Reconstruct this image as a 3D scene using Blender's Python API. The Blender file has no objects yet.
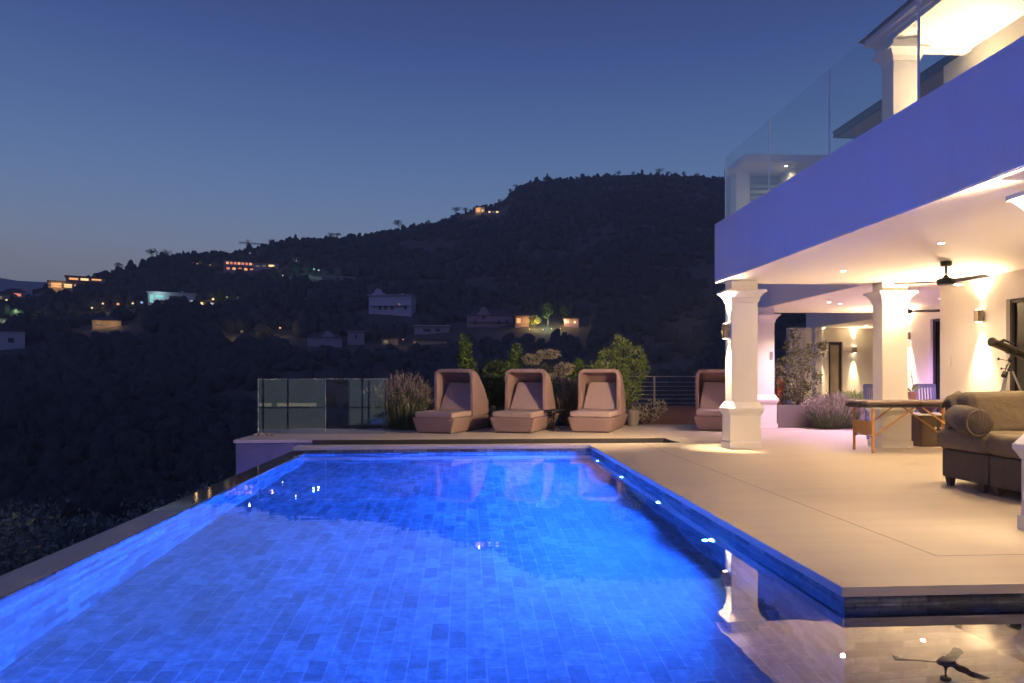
import bpy, bmesh, math, random
import numpy as np
from mathutils import Vector, Matrix, noise
R = math.radians
S = bpy.context.scene
COL = S.collection
rnd = random.Random(7)

# ------------------------------------------------------------------ materials
def new_mat(name):
    m = bpy.data.materials.new(name); m.use_nodes = True
    nt = m.node_tree; nt.nodes.clear()
    out = nt.nodes.new('ShaderNodeOutputMaterial')
    return m, nt, out

def N(nt, typ, **kw):
    n = nt.nodes.new(typ)
    for k, v in kw.items():
        if k in n.inputs.keys(): n.inputs[k].default_value = v
        else: setattr(n, k, v)
    return n

def mix_col(nt, fac, a, b):
    n = nt.nodes.new('ShaderNodeMix'); n.data_type = 'RGBA'
    if hasattr(fac, 'links'): nt.links.new(fac, n.inputs[0])
    else: n.inputs[0].default_value = fac
    for sock, v in ((n.inputs[6], a), (n.inputs[7], b)):
        if isinstance(v, (tuple, list)): sock.default_value = (*v[:3], 1)
        else: nt.links.new(v, sock)
    return n.outputs[2]

def surf(name, c1, c2=None, scale=6, rough=.6, bump=.0, bscale=40, metal=0, spec=.5, detail=5, stain=None, sscale=.8, stretch=(1, 1, 1)):
    m, nt, out = new_mat(name)
    b = N(nt, 'ShaderNodeBsdfPrincipled', Roughness=rough, Metallic=metal)
    b.inputs['Specular IOR Level'].default_value = spec
    tc = N(nt, 'ShaderNodeTexCoord'); mp = N(nt, 'ShaderNodeMapping', Scale=stretch)
    nt.links.new(tc.outputs['Object'], mp.inputs[0])
    if c2 is None: c2 = tuple(x * .82 for x in c1)
    nz = N(nt, 'ShaderNodeTexNoise', Scale=scale, Detail=detail, Roughness=.6)
    nt.links.new(mp.outputs[0], nz.inputs['Vector'])
    col = mix_col(nt, nz.outputs[0], c1, c2)
    if stain:
        n2 = N(nt, 'ShaderNodeTexNoise', Scale=sscale, Detail=6, Roughness=.65)
        nt.links.new(mp.outputs[0], n2.inputs['Vector'])
        r = N(nt, 'ShaderNodeMapRange'); r.inputs[1].default_value = .45; r.inputs[2].default_value = .75
        nt.links.new(n2.outputs[0], r.inputs[0])
        col = mix_col(nt, r.outputs[0], col, stain)
    nt.links.new(col, b.inputs['Base Color'])
    if bump:
        n3 = N(nt, 'ShaderNodeTexNoise', Scale=bscale, Detail=4)
        nt.links.new(mp.outputs[0], n3.inputs['Vector'])
        bp = N(nt, 'ShaderNodeBump', Strength=bump, Distance=.02)
        nt.links.new(n3.outputs[0], bp.inputs['Height']); nt.links.new(bp.outputs[0], b.inputs['Normal'])
    nt.links.new(b.outputs[0], out.inputs[0])
    return m

def emit(name, color, strength):
    m, nt, out = new_mat(name)
    e = N(nt, 'ShaderNodeEmission', Color=(*color, 1), Strength=strength)
    nt.links.new(e.outputs[0], out.inputs[0])
    return m

def leaf(name, c1, c2, rough=.55, trans=.25):
    m, nt, out = new_mat(name)
    g = N(nt, 'ShaderNodeNewGeometry')
    col = mix_col(nt, g.outputs['Random Per Island'], c1, c2)
    b = N(nt, 'ShaderNodeBsdfPrincipled', Roughness=rough)
    b.inputs['Specular IOR Level'].default_value = .3
    t = N(nt, 'ShaderNodeBsdfTranslucent'); mx = N(nt, 'ShaderNodeMixShader', Fac=trans)
    nt.links.new(col, b.inputs['Base Color']); nt.links.new(col, t.inputs[0])
    nt.links.new(b.outputs[0], mx.inputs[1]); nt.links.new(t.outputs[0], mx.inputs[2])
    nt.links.new(mx.outputs[0], out.inputs[0])
    return m

def glass(name, tint=(.93, .97, .96), ior=1.5, k=1.0):
    m, nt, out = new_mat(name)
    t = N(nt, 'ShaderNodeBsdfTransparent', Color=(*tint, 1)); g = N(nt, 'ShaderNodeBsdfGlossy', Roughness=.0)
    f = N(nt, 'ShaderNodeFresnel', IOR=ior); mu = N(nt, 'ShaderNodeMath', operation='MULTIPLY'); mu.inputs[1].default_value = k; mu.use_clamp = True
    mx = N(nt, 'ShaderNodeMixShader')
    gm = N(nt, 'ShaderNodeNewGeometry'); inv = N(nt, 'ShaderNodeMath', operation='SUBTRACT'); inv.inputs[0].default_value = 1; nt.links.new(gm.outputs['Backfacing'], inv.inputs[1])
    m2 = N(nt, 'ShaderNodeMath', operation='MULTIPLY'); nt.links.new(mu.outputs[0], m2.inputs[0]); nt.links.new(inv.outputs[0], m2.inputs[1])
    nt.links.new(f.outputs[0], mu.inputs[0]); nt.links.new(m2.outputs[0], mx.inputs[0])
    nt.links.new(t.outputs[0], mx.inputs[1]); nt.links.new(g.outputs[0], mx.inputs[2]); nt.links.new(mx.outputs[0], out.inputs[0])
    return m

M = {}
M['plaster'] = surf('plaster', (.78, .745, .67), (.73, .69, .61), 3, .75, .12, 60, stain=(.68, .63, .55), sscale=.5)
M['soffit'] = surf('soffit', (.86, .82, .75), (.82, .77, .69), 2, .8, .06, 30)
M['fascia'] = surf('fascia', (.78, .76, .77), (.73, .71, .72), 2.5, .7, .2, 25, stain=(.69, .67, .68), sscale=1.2, stretch=(1, 1, .3))
M['cream_trim'] = surf('cream_trim', (.80, .77, .71), (.75, .72, .65), 5, .6, .05, 60)
M['roof_tile'] = surf('roof_tile', (.12, .085, .075), (.07, .05, .045), 8, .8, .3, 20)
M['dark_frame'] = surf('dark_frame', (.035, .028, .026), (.025, .02, .02), 8, .4)
M['steel'] = surf('steel', (.45, .43, .41), (.36, .35, .34), 20, .35, metal=.9)
M['lamp_metal'] = surf('lamp_metal', (.32, .26, .2), (.26, .21, .16), 20, .45, metal=.6)
M['black_metal'] = surf('black_metal', (.03, .027, .027), (.02, .018, .018), 20, .4, metal=.3)
M['wicker'] = surf('wicker', (.30, .195, .18), (.245, .158, .147), 60, .7, .35, 120, stretch=(1, 1, 3))
M['hood_fabric'] = surf('hood_fabric', (.32, .21, .195), (.27, .175, .165), 30, .85, .2, 160)
M['cushion'] = surf('cushion', (.40, .285, .265), (.34, .24, .225), 18, .9, .2, 200)
M['sofa_fabric'] = surf('sofa_fabric', (.225, .175, .11), (.175, .137, .085), 6, .95, 1.0, 9, stain=(.135, .108, .076), sscale=2.5)
M['sofa_skirt'] = surf('sofa_skirt', (.125, .098, .078), (.10, .078, .062), 8, .9, .8, 12, stretch=(3, 3, 1))
M['wood'] = surf('wood', (.55, .29, .10), (.40, .19, .06), 5, .45, .05, 40, stretch=(8, 8, 1))
M['dark_vinyl'] = surf('dark_vinyl', (.045, .035, .035), (.035, .028, .03), 10, .35)
M['beige_vinyl'] = surf('beige_vinyl', (.20, .135, .115), (.17, .115, .10), 10, .4)
M['blue_slat'] = surf('blue_slat', (.22, .24, .42), (.18, .2, .36), 12, .5)
M['brown_box'] = surf('brown_box', (.09, .055, .035), (.07, .042, .028), 50, .6, .3, 90)
M['white_cloth'] = surf('white_cloth', (.75, .74, .72), None, 10, .8)
M['planter'] = surf('planter', (.16, .13, .12), (.12, .1, .09), 8, .75, .2, 50)
M['terracotta'] = surf('terracotta', (.35, .14, .09), (.28, .11, .07), 15, .7)
M['mulch'] = surf('mulch', (.33, .16, .095), (.14, .065, .04), 22, .95, .9, 45)
M['soil'] = surf('soil', (.06, .045, .035), (.04, .03, .022), 12, .95, .6, 40)
M['rubble'] = surf('rubble', (.42, .36, .3), (.3, .26, .22), 12, .9, .4, 30)
M['bark'] = surf('bark', (.12, .085, .06), (.07, .05, .035), 14, .9, .4, 30, stretch=(1, 1, .3))
M['telescope'] = surf('telescope_tube', (.05, .036, .032), (.04, .03, .027), 8, .35, metal=.4)
M['weir'] = None
M['glass'] = glass('clear_glass', (.94, .965, .97))
M['balustrade_glass'] = glass('balustrade_glass', (.88, .93, .95), 1.52, 2.2)
M['balcony_glass'] = glass('balcony_glass', (.96, .985, .985), 1.52, 3.2)
M['glass_edge'] = surf('glass_edge', (.86, .92, .92), None, 5, .25)
M['pane'] = glass('window_pane', (.30, .32, .34), 1.5, 1.2)
M['curtain'] = surf('curtain', (.55, .42, .42), (.45, .34, .34), 14, .9, .2, 30, stretch=(1, 6, .2))
M['foliage_shrub'] = leaf('foliage_shrub', (.08, .15, .035), (.23, .32, .085))
M['foliage_dark'] = leaf('foliage_dark', (.055, .095, .035), (.13, .17, .06))
M['foliage_olive'] = leaf('foliage_olive', (.09, .10, .045), (.22, .21, .10))
M['foliage_yellow'] = leaf('foliage_yellow', (.15, .24, .045), (.44, .50, .17))
M['flower_cream'] = leaf('flower_cream', (.34, .30, .19), (.55, .48, .33))
M['flower_pink'] = leaf('flower_pink', (.40, .18, .17), (.5, .3, .25))
M['lavender_leaf'] = leaf('lavender_leaf', (.09, .125, .06), (.20, .23, .13))
M['lavender_flower'] = leaf('lavender_flower', (.22, .18, .16), (.36, .30, .24))
M['reed_leaf'] = leaf('reed_leaf', (.16, .12, .06), (.30, .22, .12))
M['red_leaf'] = leaf('red_leaf', (.30, .07, .03), (.45, .14, .05))
M['scrub'] = leaf('scrub', (.08, .12, .105), (.24, .28, .24))
M['lamp_glow'] = emit('lamp_glow', (1, .86, .62), 26)
M['purple_glow'] = emit('purple_glow', (.8, .55, 1), 16)
M['pool_glow'] = emit('pool_glow', (.16, .5, 1), 30)

# deck: large-format cream screed with fine joints
def deck_mat():
    m, nt, out = new_mat('deck_screed')
    b = N(nt, 'ShaderNodeBsdfPrincipled', Roughness=.5); b.inputs['Specular IOR Level'].default_value = .35
    tc = N(nt, 'ShaderNodeTexCoord'); sp = N(nt, 'ShaderNodeSeparateXYZ')
    nt.links.new(tc.outputs['Object'], sp.inputs[0])
    nz = N(nt, 'ShaderNodeTexNoise', Scale=1.1, Detail=7, Roughness=.62); nt.links.new(tc.outputs['Object'], nz.inputs['Vector'])
    n2 = N(nt, 'ShaderNodeTexNoise', Scale=60, Detail=3); nt.links.new(tc.outputs['Object'], n2.inputs['Vector'])
    c = mix_col(nt, nz.outputs[0], (.64, .54, .405), (.53, .445, .33))
    c = mix_col(nt, n2.outputs[0], c, (.59, .50, .385))
    mp = N(nt, 'ShaderNodeMapping', Scale=(.25, 2.2, 1)); nt.links.new(tc.outputs['Object'], mp.inputs[0])
    n3 = N(nt, 'ShaderNodeTexNoise', Scale=2, Detail=6, Roughness=.7); nt.links.new(mp.outputs[0], n3.inputs['Vector'])
    r3 = N(nt, 'ShaderNodeMapRange'); r3.inputs[1].default_value = .42; r3.inputs[2].default_value = .72; r3.inputs[4].default_value = .6; nt.links.new(n3.outputs[0], r3.inputs[0])
    c = mix_col(nt, r3.outputs[0], c, (.48, .40, .305))
    n4 = N(nt, 'ShaderNodeTexNoise', Scale=7, Detail=8, Roughness=.75); nt.links.new(tc.outputs['Object'], n4.inputs['Vector'])
    r4 = N(nt, 'ShaderNodeMapRange'); r4.inputs[1].default_value = .58; r4.inputs[2].default_value = .75; r4.inputs[4].default_value = .45; nt.links.new(n4.outputs[0], r4.inputs[0])
    c = mix_col(nt, r4.outputs[0], c, (.45, .37, .28))
    acc = None
    def near(sock, v, w=.0055):
        s = N(nt, 'ShaderNodeMath', operation='SUBTRACT'); nt.links.new(sock, s.inputs[0]); s.inputs[1].default_value = v
        a = N(nt, 'ShaderNodeMath', operation='ABSOLUTE'); nt.links.new(s.outputs[0], a.inputs[0])
        l = N(nt, 'ShaderNodeMath', operation='LESS_THAN'); nt.links.new(a.outputs[0], l.inputs[0]); l.inputs[1].default_value = w
        return l.outputs[0]
    def mul(a, b_):
        k = N(nt, 'ShaderNodeMath', operation='MULTIPLY'); nt.links.new(a, k.inputs[0]); nt.links.new(b_, k.inputs[1]); return k.outputs[0]
    def cmp(sock, op, v):
        k = N(nt, 'ShaderNodeMath', operation=op); nt.links.new(sock, k.inputs[0]); k.inputs[1].default_value = v; return k.outputs[0]
    parts = [mul(near(sp.outputs[0], 3.31), cmp(sp.outputs[1], 'GREATER_THAN', 4.74)),
             mul(near(sp.outputs[1], 4.74), cmp(sp.outputs[0], 'GREATER_THAN', 3.31)),
             mul(near(sp.outputs[1], 8.9, .003), cmp(sp.outputs[0], 'GREATER_THAN', 3.31)),
             mul(near(sp.outputs[0], 6.9, .003), cmp(sp.outputs[1], 'GREATER_THAN', 4.74))]
    for q in parts:
        if acc is None: acc = q
        else:
            k = N(nt, 'ShaderNodeMath', operation='MAXIMUM'); nt.links.new(acc, k.inputs[0]); nt.links.new(q, k.inputs[1]); acc = k.outputs[0]
    c = mix_col(nt, acc, c, (.10, .075, .05))
    nt.links.new(c, b.inputs['Base Color'])
    bp = N(nt, 'ShaderNodeBump', Strength=.06, Distance=.01); nt.links.new(n2.outputs[0], bp.inputs['Height']); nt.links.new(bp.outputs[0], b.inputs['Normal'])
    nt.links.new(b.outputs[0], out.inputs[0])
    return m
M['deck'] = deck_mat()

# pool stone tiles, running bond along the pool
def tile_mat(name, wall=False, bw=.27, bh=.13):
    m, nt, out = new_mat(name)
    b = N(nt, 'ShaderNodeBsdfPrincipled', Roughness=.6)
    tc = N(nt, 'ShaderNodeTexCoord'); mp = N(nt, 'ShaderNodeMapping')
    if wall: mp.inputs['Rotation'].default_value = (R(90), 0, R(90))
    else: mp.inputs['Rotation'].default_value = (0, 0, R(90))
    nt.links.new(tc.outputs['Object'], mp.inputs[0])
    vec = mp.outputs[0]
    if wall:
        sp = N(nt, 'ShaderNodeSeparateXYZ'); nt.links.new(tc.outputs['Object'], sp.inputs[0])
        ad = N(nt, 'ShaderNodeMath', operation='ADD'); nt.links.new(sp.outputs[0], ad.inputs[0]); nt.links.new(sp.outputs[1], ad.inputs[1])
        cb = N(nt, 'ShaderNodeCombineXYZ'); nt.links.new(ad.outputs[0], cb.inputs[0]); nt.links.new(sp.outputs[2], cb.inputs[1])
        vec = cb.outputs[0]
    br = N(nt, 'ShaderNodeTexBrick', Scale=1.0)
    br.offset = .5
    br.inputs['Brick Width'].default_value = bw; br.inputs['Row Height'].default_value = bh
    br.inputs['Mortar Size'].default_value = .006; br.inputs['Mortar Smooth'].default_value = .3; br.inputs['Bias'].default_value = -.1
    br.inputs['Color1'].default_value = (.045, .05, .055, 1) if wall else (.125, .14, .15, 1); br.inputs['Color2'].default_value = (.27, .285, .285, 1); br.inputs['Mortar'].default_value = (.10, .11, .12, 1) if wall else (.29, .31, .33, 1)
    nt.links.new(vec, br.inputs['Vector'])
    nz = N(nt, 'ShaderNodeTexNoise', Scale=11, Detail=8, Roughness=.75); nt.links.new(tc.outputs['Object'], nz.inputs['Vector'])
    rp = N(nt, 'ShaderNodeMapRange'); rp.inputs[1].default_value = .38; rp.inputs[2].default_value = .66; rp.inputs[3].default_value = .5; rp.inputs[4].default_value = 1.3
    nt.links.new(nz.outputs[0], rp.inputs[0])
    n2 = N(nt, 'ShaderNodeTexNoise', Scale=.55, Detail=3); nt.links.new(tc.outputs['Object'], n2.inputs['Vector'])
    r2 = N(nt, 'ShaderNodeMapRange'); r2.inputs[1].default_value = .35; r2.inputs[2].default_value = .65; r2.inputs[3].default_value = .82; r2.inputs[4].default_value = 1.12
    nt.links.new(n2.outputs[0], r2.inputs[0])
    mu = N(nt, 'ShaderNodeMath', operation='MULTIPLY'); nt.links.new(rp.outputs[0], mu.inputs[0]); nt.links.new(r2.outputs[0], mu.inputs[1])
    vm = N(nt, 'ShaderNodeVectorMath', operation='SCALE'); nt.links.new(br.outputs[0], vm.inputs[0]); nt.links.new(mu.outputs[0], vm.inputs['Scale'])
    nt.links.new(vm.outputs[0], b.inputs['Base Color'])
    bp = N(nt, 'ShaderNodeBump', Strength=.4, Distance=.01); nt.links.new(nz.outputs[0], bp.inputs['Height']); nt.links.new(bp.outputs[0], b.inputs['Normal'])
    nt.links.new(b.outputs[0], out.inputs[0])
    return m
M['tile_floor'] = tile_mat('pool_floor_tile')
M['tile_wall'] = tile_mat('pool_wall_tile', True, .3, .11)

def water_mat():
    m, nt, out = new_mat('pool_water')
    tc = N(nt, 'ShaderNodeTexCoord')
    mp = N(nt, 'ShaderNodeMapping', Scale=(.8, 1.6, 1)); nt.links.new(tc.outputs['Object'], mp.inputs[0])
    nz = N(nt, 'ShaderNodeTexNoise', Scale=2.4, Detail=2); nt.links.new(mp.outputs[0], nz.inputs['Vector'])
    bp = N(nt, 'ShaderNodeBump', Strength=.035, Distance=.05); nt.links.new(nz.outputs[0], bp.inputs['Height'])
    rf = N(nt, 'ShaderNodeBsdfRefraction', IOR=1.33, Roughness=0, Color=(.93, .97, 1, 1))
    bp2 = N(nt, 'ShaderNodeBump', Strength=.012, Distance=.05); nt.links.new(nz.outputs[0], bp2.inputs['Height'])
    gl = N(nt, 'ShaderNodeBsdfGlossy', Roughness=.0, Color=(1, 1, 1, 1))
    fr = N(nt, 'ShaderNodeFresnel', IOR=1.33)
    mu = N(nt, 'ShaderNodeMath', operation='MULTIPLY'); mu.inputs[1].default_value = WATER_K
    mn = N(nt, 'ShaderNodeMath', operation='MINIMUM'); mn.inputs[1].default_value = .39; nt.links.new(mu.outputs[0], mn.inputs[0])
    nt.links.new(fr.outputs[0], mu.inputs[0])
    nt.links.new(bp.outputs[0], rf.inputs['Normal']); nt.links.new(bp2.outputs[0], gl.inputs['Normal'])
    mx = N(nt, 'ShaderNodeMixShader'); nt.links.new(mn.outputs[0], mx.inputs[0])
    nt.links.new(rf.outputs[0], mx.inputs[1]); nt.links.new(gl.outputs[0], mx.inputs[2]); nt.links.new(mx.outputs[0], out.inputs[0])
    return m
WATER_K = 2.3
M['water'] = water_mat()

def weir_mat():   # dry stone near the camera, wet and glossy towards the far end
    m, nt, out = new_mat('weir_stone')
    b = N(nt, 'ShaderNodeBsdfPrincipled'); tc = N(nt, 'ShaderNodeTexCoord'); sp = N(nt, 'ShaderNodeSeparateXYZ')
    nt.links.new(tc.outputs['Object'], sp.inputs[0])
    nz = N(nt, 'ShaderNodeTexNoise', Scale=1.5, Detail=6, Roughness=.65); nt.links.new(tc.outputs['Object'], nz.inputs['Vector'])
    ad = N(nt, 'ShaderNodeMath', operation='ADD'); nt.links.new(sp.outputs[1], ad.inputs[0]); nt.links.new(nz.outputs[0], ad.inputs[1])
    r = N(nt, 'ShaderNodeMapRange'); r.inputs[1].default_value = 7.7; r.inputs[2].default_value = 8.1; nt.links.new(ad.outputs[0], r.inputs[0])
    c = mix_col(nt, nz.outputs[0], (.31, .35, .41), (.21, .24, .29)); c = mix_col(nt, r.outputs[0], c, (.06, .06, .06))
    nt.links.new(c, b.inputs['Base Color'])
    r2 = N(nt, 'ShaderNodeMapRange'); r2.inputs[3].default_value = .6; r2.inputs[4].default_value = .06; nt.links.new(r.outputs[0], r2.inputs[0])
    nt.links.new(r2.outputs[0], b.inputs['Roughness']); nt.links.new(b.outputs[0], out.inputs[0])
    return m
M['weir'] = weir_mat()

# ------------------------------------------------------------------ mesh helpers
class MB:
    def __init__(s): s.v = []; s.f = []
    def add(s, vs, fs):
        n = len(s.v); s.v += [tuple(q) for q in vs]; s.f += [tuple(i + n for i in f) for f in fs]; return s
    def box(s, x0, x1, y0, y1, z0, z1):
        return s.frust((x0, x1, y0, y1, z0), (x0, x1, y0, y1, z1))
    def frust(s, a, b):
        (x0, x1, y0, y1, z0), (X0, X1, Y0, Y1, Z1) = a, b
        return s.add([(x0, y0, z0), (x1, y0, z0), (x1, y1, z0), (x0, y1, z0), (X0, Y0, Z1), (X1, Y0, Z1), (X1, Y1, Z1), (X0, Y1, Z1)],
                     [(3, 2, 1, 0), (4, 5, 6, 7), (0, 1, 5, 4), (1, 2, 6, 5), (2, 3, 7, 6), (3, 0, 4, 7)])
    def tube(s, pts, rad, n=8, cap=True):
        pts = [Vector(p) for p in pts]
        rad = rad if isinstance(rad, (list, tuple)) else [rad] * len(pts)
        rings = []; base = len(s.v); vs = []; fs = []
        for i, p in enumerate(pts):
            d = (pts[min(i + 1, len(pts) - 1)] - pts[max(i - 1, 0)]).normalized()
            u = d.orthogonal().normalized() if abs(d.z) > .95 else d.cross(Vector((0, 0, 1))).normalized()
            w = d.cross(u)
            for k in range(n):
                a = 2 * math.pi * k / n
                vs.append(p + (u * math.cos(a) + w * math.sin(a)) * rad[i])
        for i in range(len(pts) - 1):
            for k in range(n):
                a, b_ = i * n + k, i * n + (k + 1) % n
                fs.append((a, b_, b_ + n, a + n))
        if cap:
            fs.append(tuple(range(n))[::-1]); fs.append(tuple((len(pts) - 1) * n + k for k in range(n)))
        return s.add(vs, fs)
    def bar(s, p, q, w, h):      # rectangular bar between two points
        p, q = Vector(p), Vector(q); d = (q - p).normalized()
        u = d.cross(Vector((0, 0, 1))); u = u.normalized() if u.length > 1e-4 else Vector((1, 0, 0)); t = u.cross(d)
        c = [u * (w / 2 * a) + t * (h / 2 * b_) for a, b_ in ((-1, -1), (1, -1), (1, 1), (-1, 1))]
        return s.add([p + k for k in c] + [q + k for k in c], [(0, 1, 2, 3), (7, 6, 5, 4), (0, 4, 5, 1), (1, 5, 6, 2), (2, 6, 7, 3), (3, 7, 4, 0)])
    def lathe(s, prof, c=(0, 0, 0), n=20):
        vs = []; fs = []
        for r, z in prof:
            for k in range(n):
                a = 2 * math.pi * k / n; vs.append((c[0] + r * math.cos(a), c[1] + r * math.sin(a), c[2] + z))
        for i in range(len(prof) - 1):
            for k in range(n):
                a, b_ = i * n + k, i * n + (k + 1) % n; fs.append((a, b_, b_ + n, a + n))
        fs.append(tuple(range(n))[::-1]); fs.append(tuple((len(prof) - 1) * n + k for k in range(n)))
        return s.add(vs, fs)
    def prism(s, poly, y0, y1):  # polygon in x,z extruded along y
        n = len(poly)
        return s.add([(x, y0, z) for x, z in poly] + [(x, y1, z) for x, z in poly],
                     [tuple(range(n)), tuple(range(2 * n - 1, n - 1, -1))] + [(i, i + n, (i + 1) % n + n, (i + 1) % n) for i in range(n)])
    def build(s, name, mat, parent=None, world=False, smooth=False, bevel=0, seg=2, kind=None, recalc=True):
        me = bpy.data.meshes.new(name)
        off = root_loc(parent) if (parent is not None and world) else Vector((0, 0, 0))
        me.from_pydata([(x - off.x, y - off.y, z - off.z) for x, y, z in s.v], [], s.f)
        if recalc:
            bm = bmesh.new(); bm.from_mesh(me); bmesh.ops.recalc_face_normals(bm, faces=bm.faces); bm.to_mesh(me); bm.free()
        me.materials.append(mat)
        if smooth: me.shade_smooth()
        o = bpy.data.objects.new(name, me); COL.objects.link(o)
        if parent is not None: o.parent = parent
        if bevel:
            b = o.modifiers.new('Bevel', 'BEVEL'); b.width = bevel; b.segments = seg; b.limit_method = 'ANGLE'; b.angle_limit = R(35)
        if kind: o['kind'] = kind
        return o

def root_loc(o):
    while o.parent is not None: o = o.parent
    return Vector(o.location)

def tag(o, label, cat, group=None):
    o['label'] = label; o['category'] = cat
    if group: o['group'] = group
    return o

def thing(name, label, cat, loc=(0, 0, 0), rz=0, group=None):
    o = bpy.data.objects.new(name, None); COL.objects.link(o)
    o.location = loc; o.rotation_euler = (0, 0, rz); o.empty_display_size = .1
    return tag(o, label, cat, group)

def copy_tree(o, parent=None):
    c = o.copy(); COL.objects.link(c); c.parent = parent
    for ch in [q for q in ALL() if q.parent == o]: copy_tree(ch, c)
    return c
def ALL(): return list(COL.objects)

def lamp(kind, loc, power, color, parent=None, direction=None, size=90, blend=.5, radius=.03):
    d = bpy.data.lights.new('light', kind); d.energy = power; d.color = color
    d.shadow_soft_size = radius
    if kind == 'SPOT': d.spot_size = R(size); d.spot_blend = blend
    o = bpy.data.objects.new('light', d); COL.objects.link(o)
    loc = Vector(loc)
    if parent is not None:
        loc = loc - root_loc(parent); o.parent = parent
    o.location = loc
    if direction is not None: o.rotation_euler = Vector(direction).to_track_quat('-Z', 'Y').to_euler()
    return o

def cells(mb, xs, ys, occ, zt, zb, floor_only=False, inward=False):
    """extrude a plan made of grid cells: top at zt, walls down to zb on the free sides"""
    nx, ny = len(xs) - 1, len(ys) - 1
    get = lambda i, j: 0 <= i < nx and 0 <= j < ny and occ(i, j)
    for i in range(nx):
        for j in range(ny):
            if not get(i, j): continue
            x0, x1, y0, y1 = xs[i], xs[i + 1], ys[j], ys[j + 1]
            mb.add([(x0, y0, zt), (x1, y0, zt), (x1, y1, zt), (x0, y1, zt)], [(0, 1, 2, 3)])
            for di, dj, p, q in ((-1, 0, (x0, y1), (x0, y0)), (1, 0, (x1, y0), (x1, y1)), (0, -1, (x0, y0), (x1, y0)), (0, 1, (x1, y1), (x0, y1))):
                if not get(i + di, j + dj):
                    mb.add([(*p, zb), (*q, zb), (*q, zt), (*p, zt)], [(0, 1, 2, 3)])
    return mb

# numpy cloud of small quads (leaves) -> mesh
def quads(name, mat, centers, dirs, lens, wids, parent=None, seed=0, fold=.0, kind=None):
    rs = np.random.RandomState(seed); n = len(centers)
    c = np.asarray(centers, float); d = np.asarray(dirs, float); d /= np.linalg.norm(d, axis=1)[:, None] + 1e-9
    r = rs.normal(size=(n, 3)); u = np.cross(d, r); u /= np.linalg.norm(u, axis=1)[:, None] + 1e-9
    L = np.asarray(lens)[:, None]; W = np.asarray(wids)[:, None]
    v = np.empty((n, 4, 3)); v[:, 0] = c - d * L / 2; v[:, 1] = c + u * W / 2; v[:, 2] = c + d * L / 2; v[:, 3] = c - u * W / 2
    me = bpy.data.meshes.new(name)
    me.vertices.add(4 * n); me.vertices.foreach_set('co', v.reshape(-1))
    me.loops.add(4 * n); me.loops.foreach_set('vertex_index', np.arange(4 * n, dtype=np.int32))
    me.polygons.add(n); me.polygons.foreach_set('loop_start', np.arange(0, 4 * n, 4, dtype=np.int32))
    try: me.polygons.foreach_set('loop_total', np.full(n, 4, dtype=np.int32))
    except Exception: pass
    me.update(calc_edges=True); me.materials.append(mat)
    o = bpy.data.objects.new(name, me); COL.objects.link(o)
    if parent is not None: o.parent = parent
    if kind: o['kind'] = kind
    return o

def cloud_points(rs, lobes, n):
    """points near the shells of several ellipsoid lobes (cx,cy,cz,rx,ry,rz)"""
    w = np.array([l[3] * l[4] + l[4] * l[5] + l[3] * l[5] for l in lobes]); w /= w.sum()
    k = rs.choice(len(lobes), n, p=w); A = np.array(lobes)[k]
    d = rs.normal(size=(n, 3)); d /= np.linalg.norm(d, axis=1)[:, None]
    rad = rs.uniform(.45, 1.08, n) ** .6
    return A[:, :3] + d * A[:, 3:] * rad[:, None], d

# ------------------------------------------------------------------ terrain
YAW = math.atan(45 / 700)
SIL = [(-400,330),(-150,312),(0,300),(28,296),(42,290),(55,286),(80,281.5),(100,276),(115,272),(125,269),(145,264),(152,260),(165,258),(190,256),(230,254),(250,250),(270,245),(290,241),(310,239),(340,239),(370,234),(400,229),(430,224),(455,216),(470,211),(480,207),(498,204),(507,198),(513,191),(525,183),(545,179),(580,177),(620,175),(650,174),(690,176),(720,178),(800,170),(1000,160),(1300,170),(1700,250)]
RID = [(-400,420),(0,430),(100,460),(250,520),(400,600),(500,680),(560,720),(1000,760),(1700,760)]
def lerp(T, u):
    if u <= T[0][0]: return T[0][1]
    for (a, b), (c, d) in zip(T, T[1:]):
        if u <= c: return b + (d - b) * (u - a) / (c - a)
    return T[-1][1]
def bumps(x, y):
    return (math.sin(x*.021+1.3)*math.cos(y*.017-.4)*2.6+math.sin(x*.053-y*.041)*1.3+math.sin(x*.11+y*.09+2)*.5)
def ridge(x, y):
    a = math.atan2(x, y) - YAW
    u = 512 + 700 * math.tan(a) if abs(a) < 1.15 else (-1200 if a < 0 else 2200)
    Rr = lerp(RID, u); ca = math.cos(a) if abs(a) < 1.15 else .4
    return Rr, 1.27 + Rr * (376 - lerp(SIL, u)) / 700 * ca
def height(x, y):
    r = math.hypot(x, y); Rr, H = ridge(x, y)
    z0, zv = -3.2, -24.
    r1 = 18; r2 = .2 * Rr
    if r <= r1: z = z0
    elif r < r2:
        t = (r - r1) / (r2 - r1); z = z0 + (zv - z0) * (t * t * (3 - 2 * t) * .5 + .5 * t)
    elif r <= Rr:
        t = (r - r2) / (Rr - r2); z = zv + (H - zv) * (t ** 1.15)
    else:
        t = min(1, (r - Rr) / (1.2 * Rr)); z = H + (-30 - H) * (t * t * (3 - 2 * t))
    w = max(0, min(1, (r - 30) / 80)) * max(0, min(1, (Rr * .97 - r) / 60)) if r < Rr else 0
    return z + bumps(x, y) * w

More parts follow.
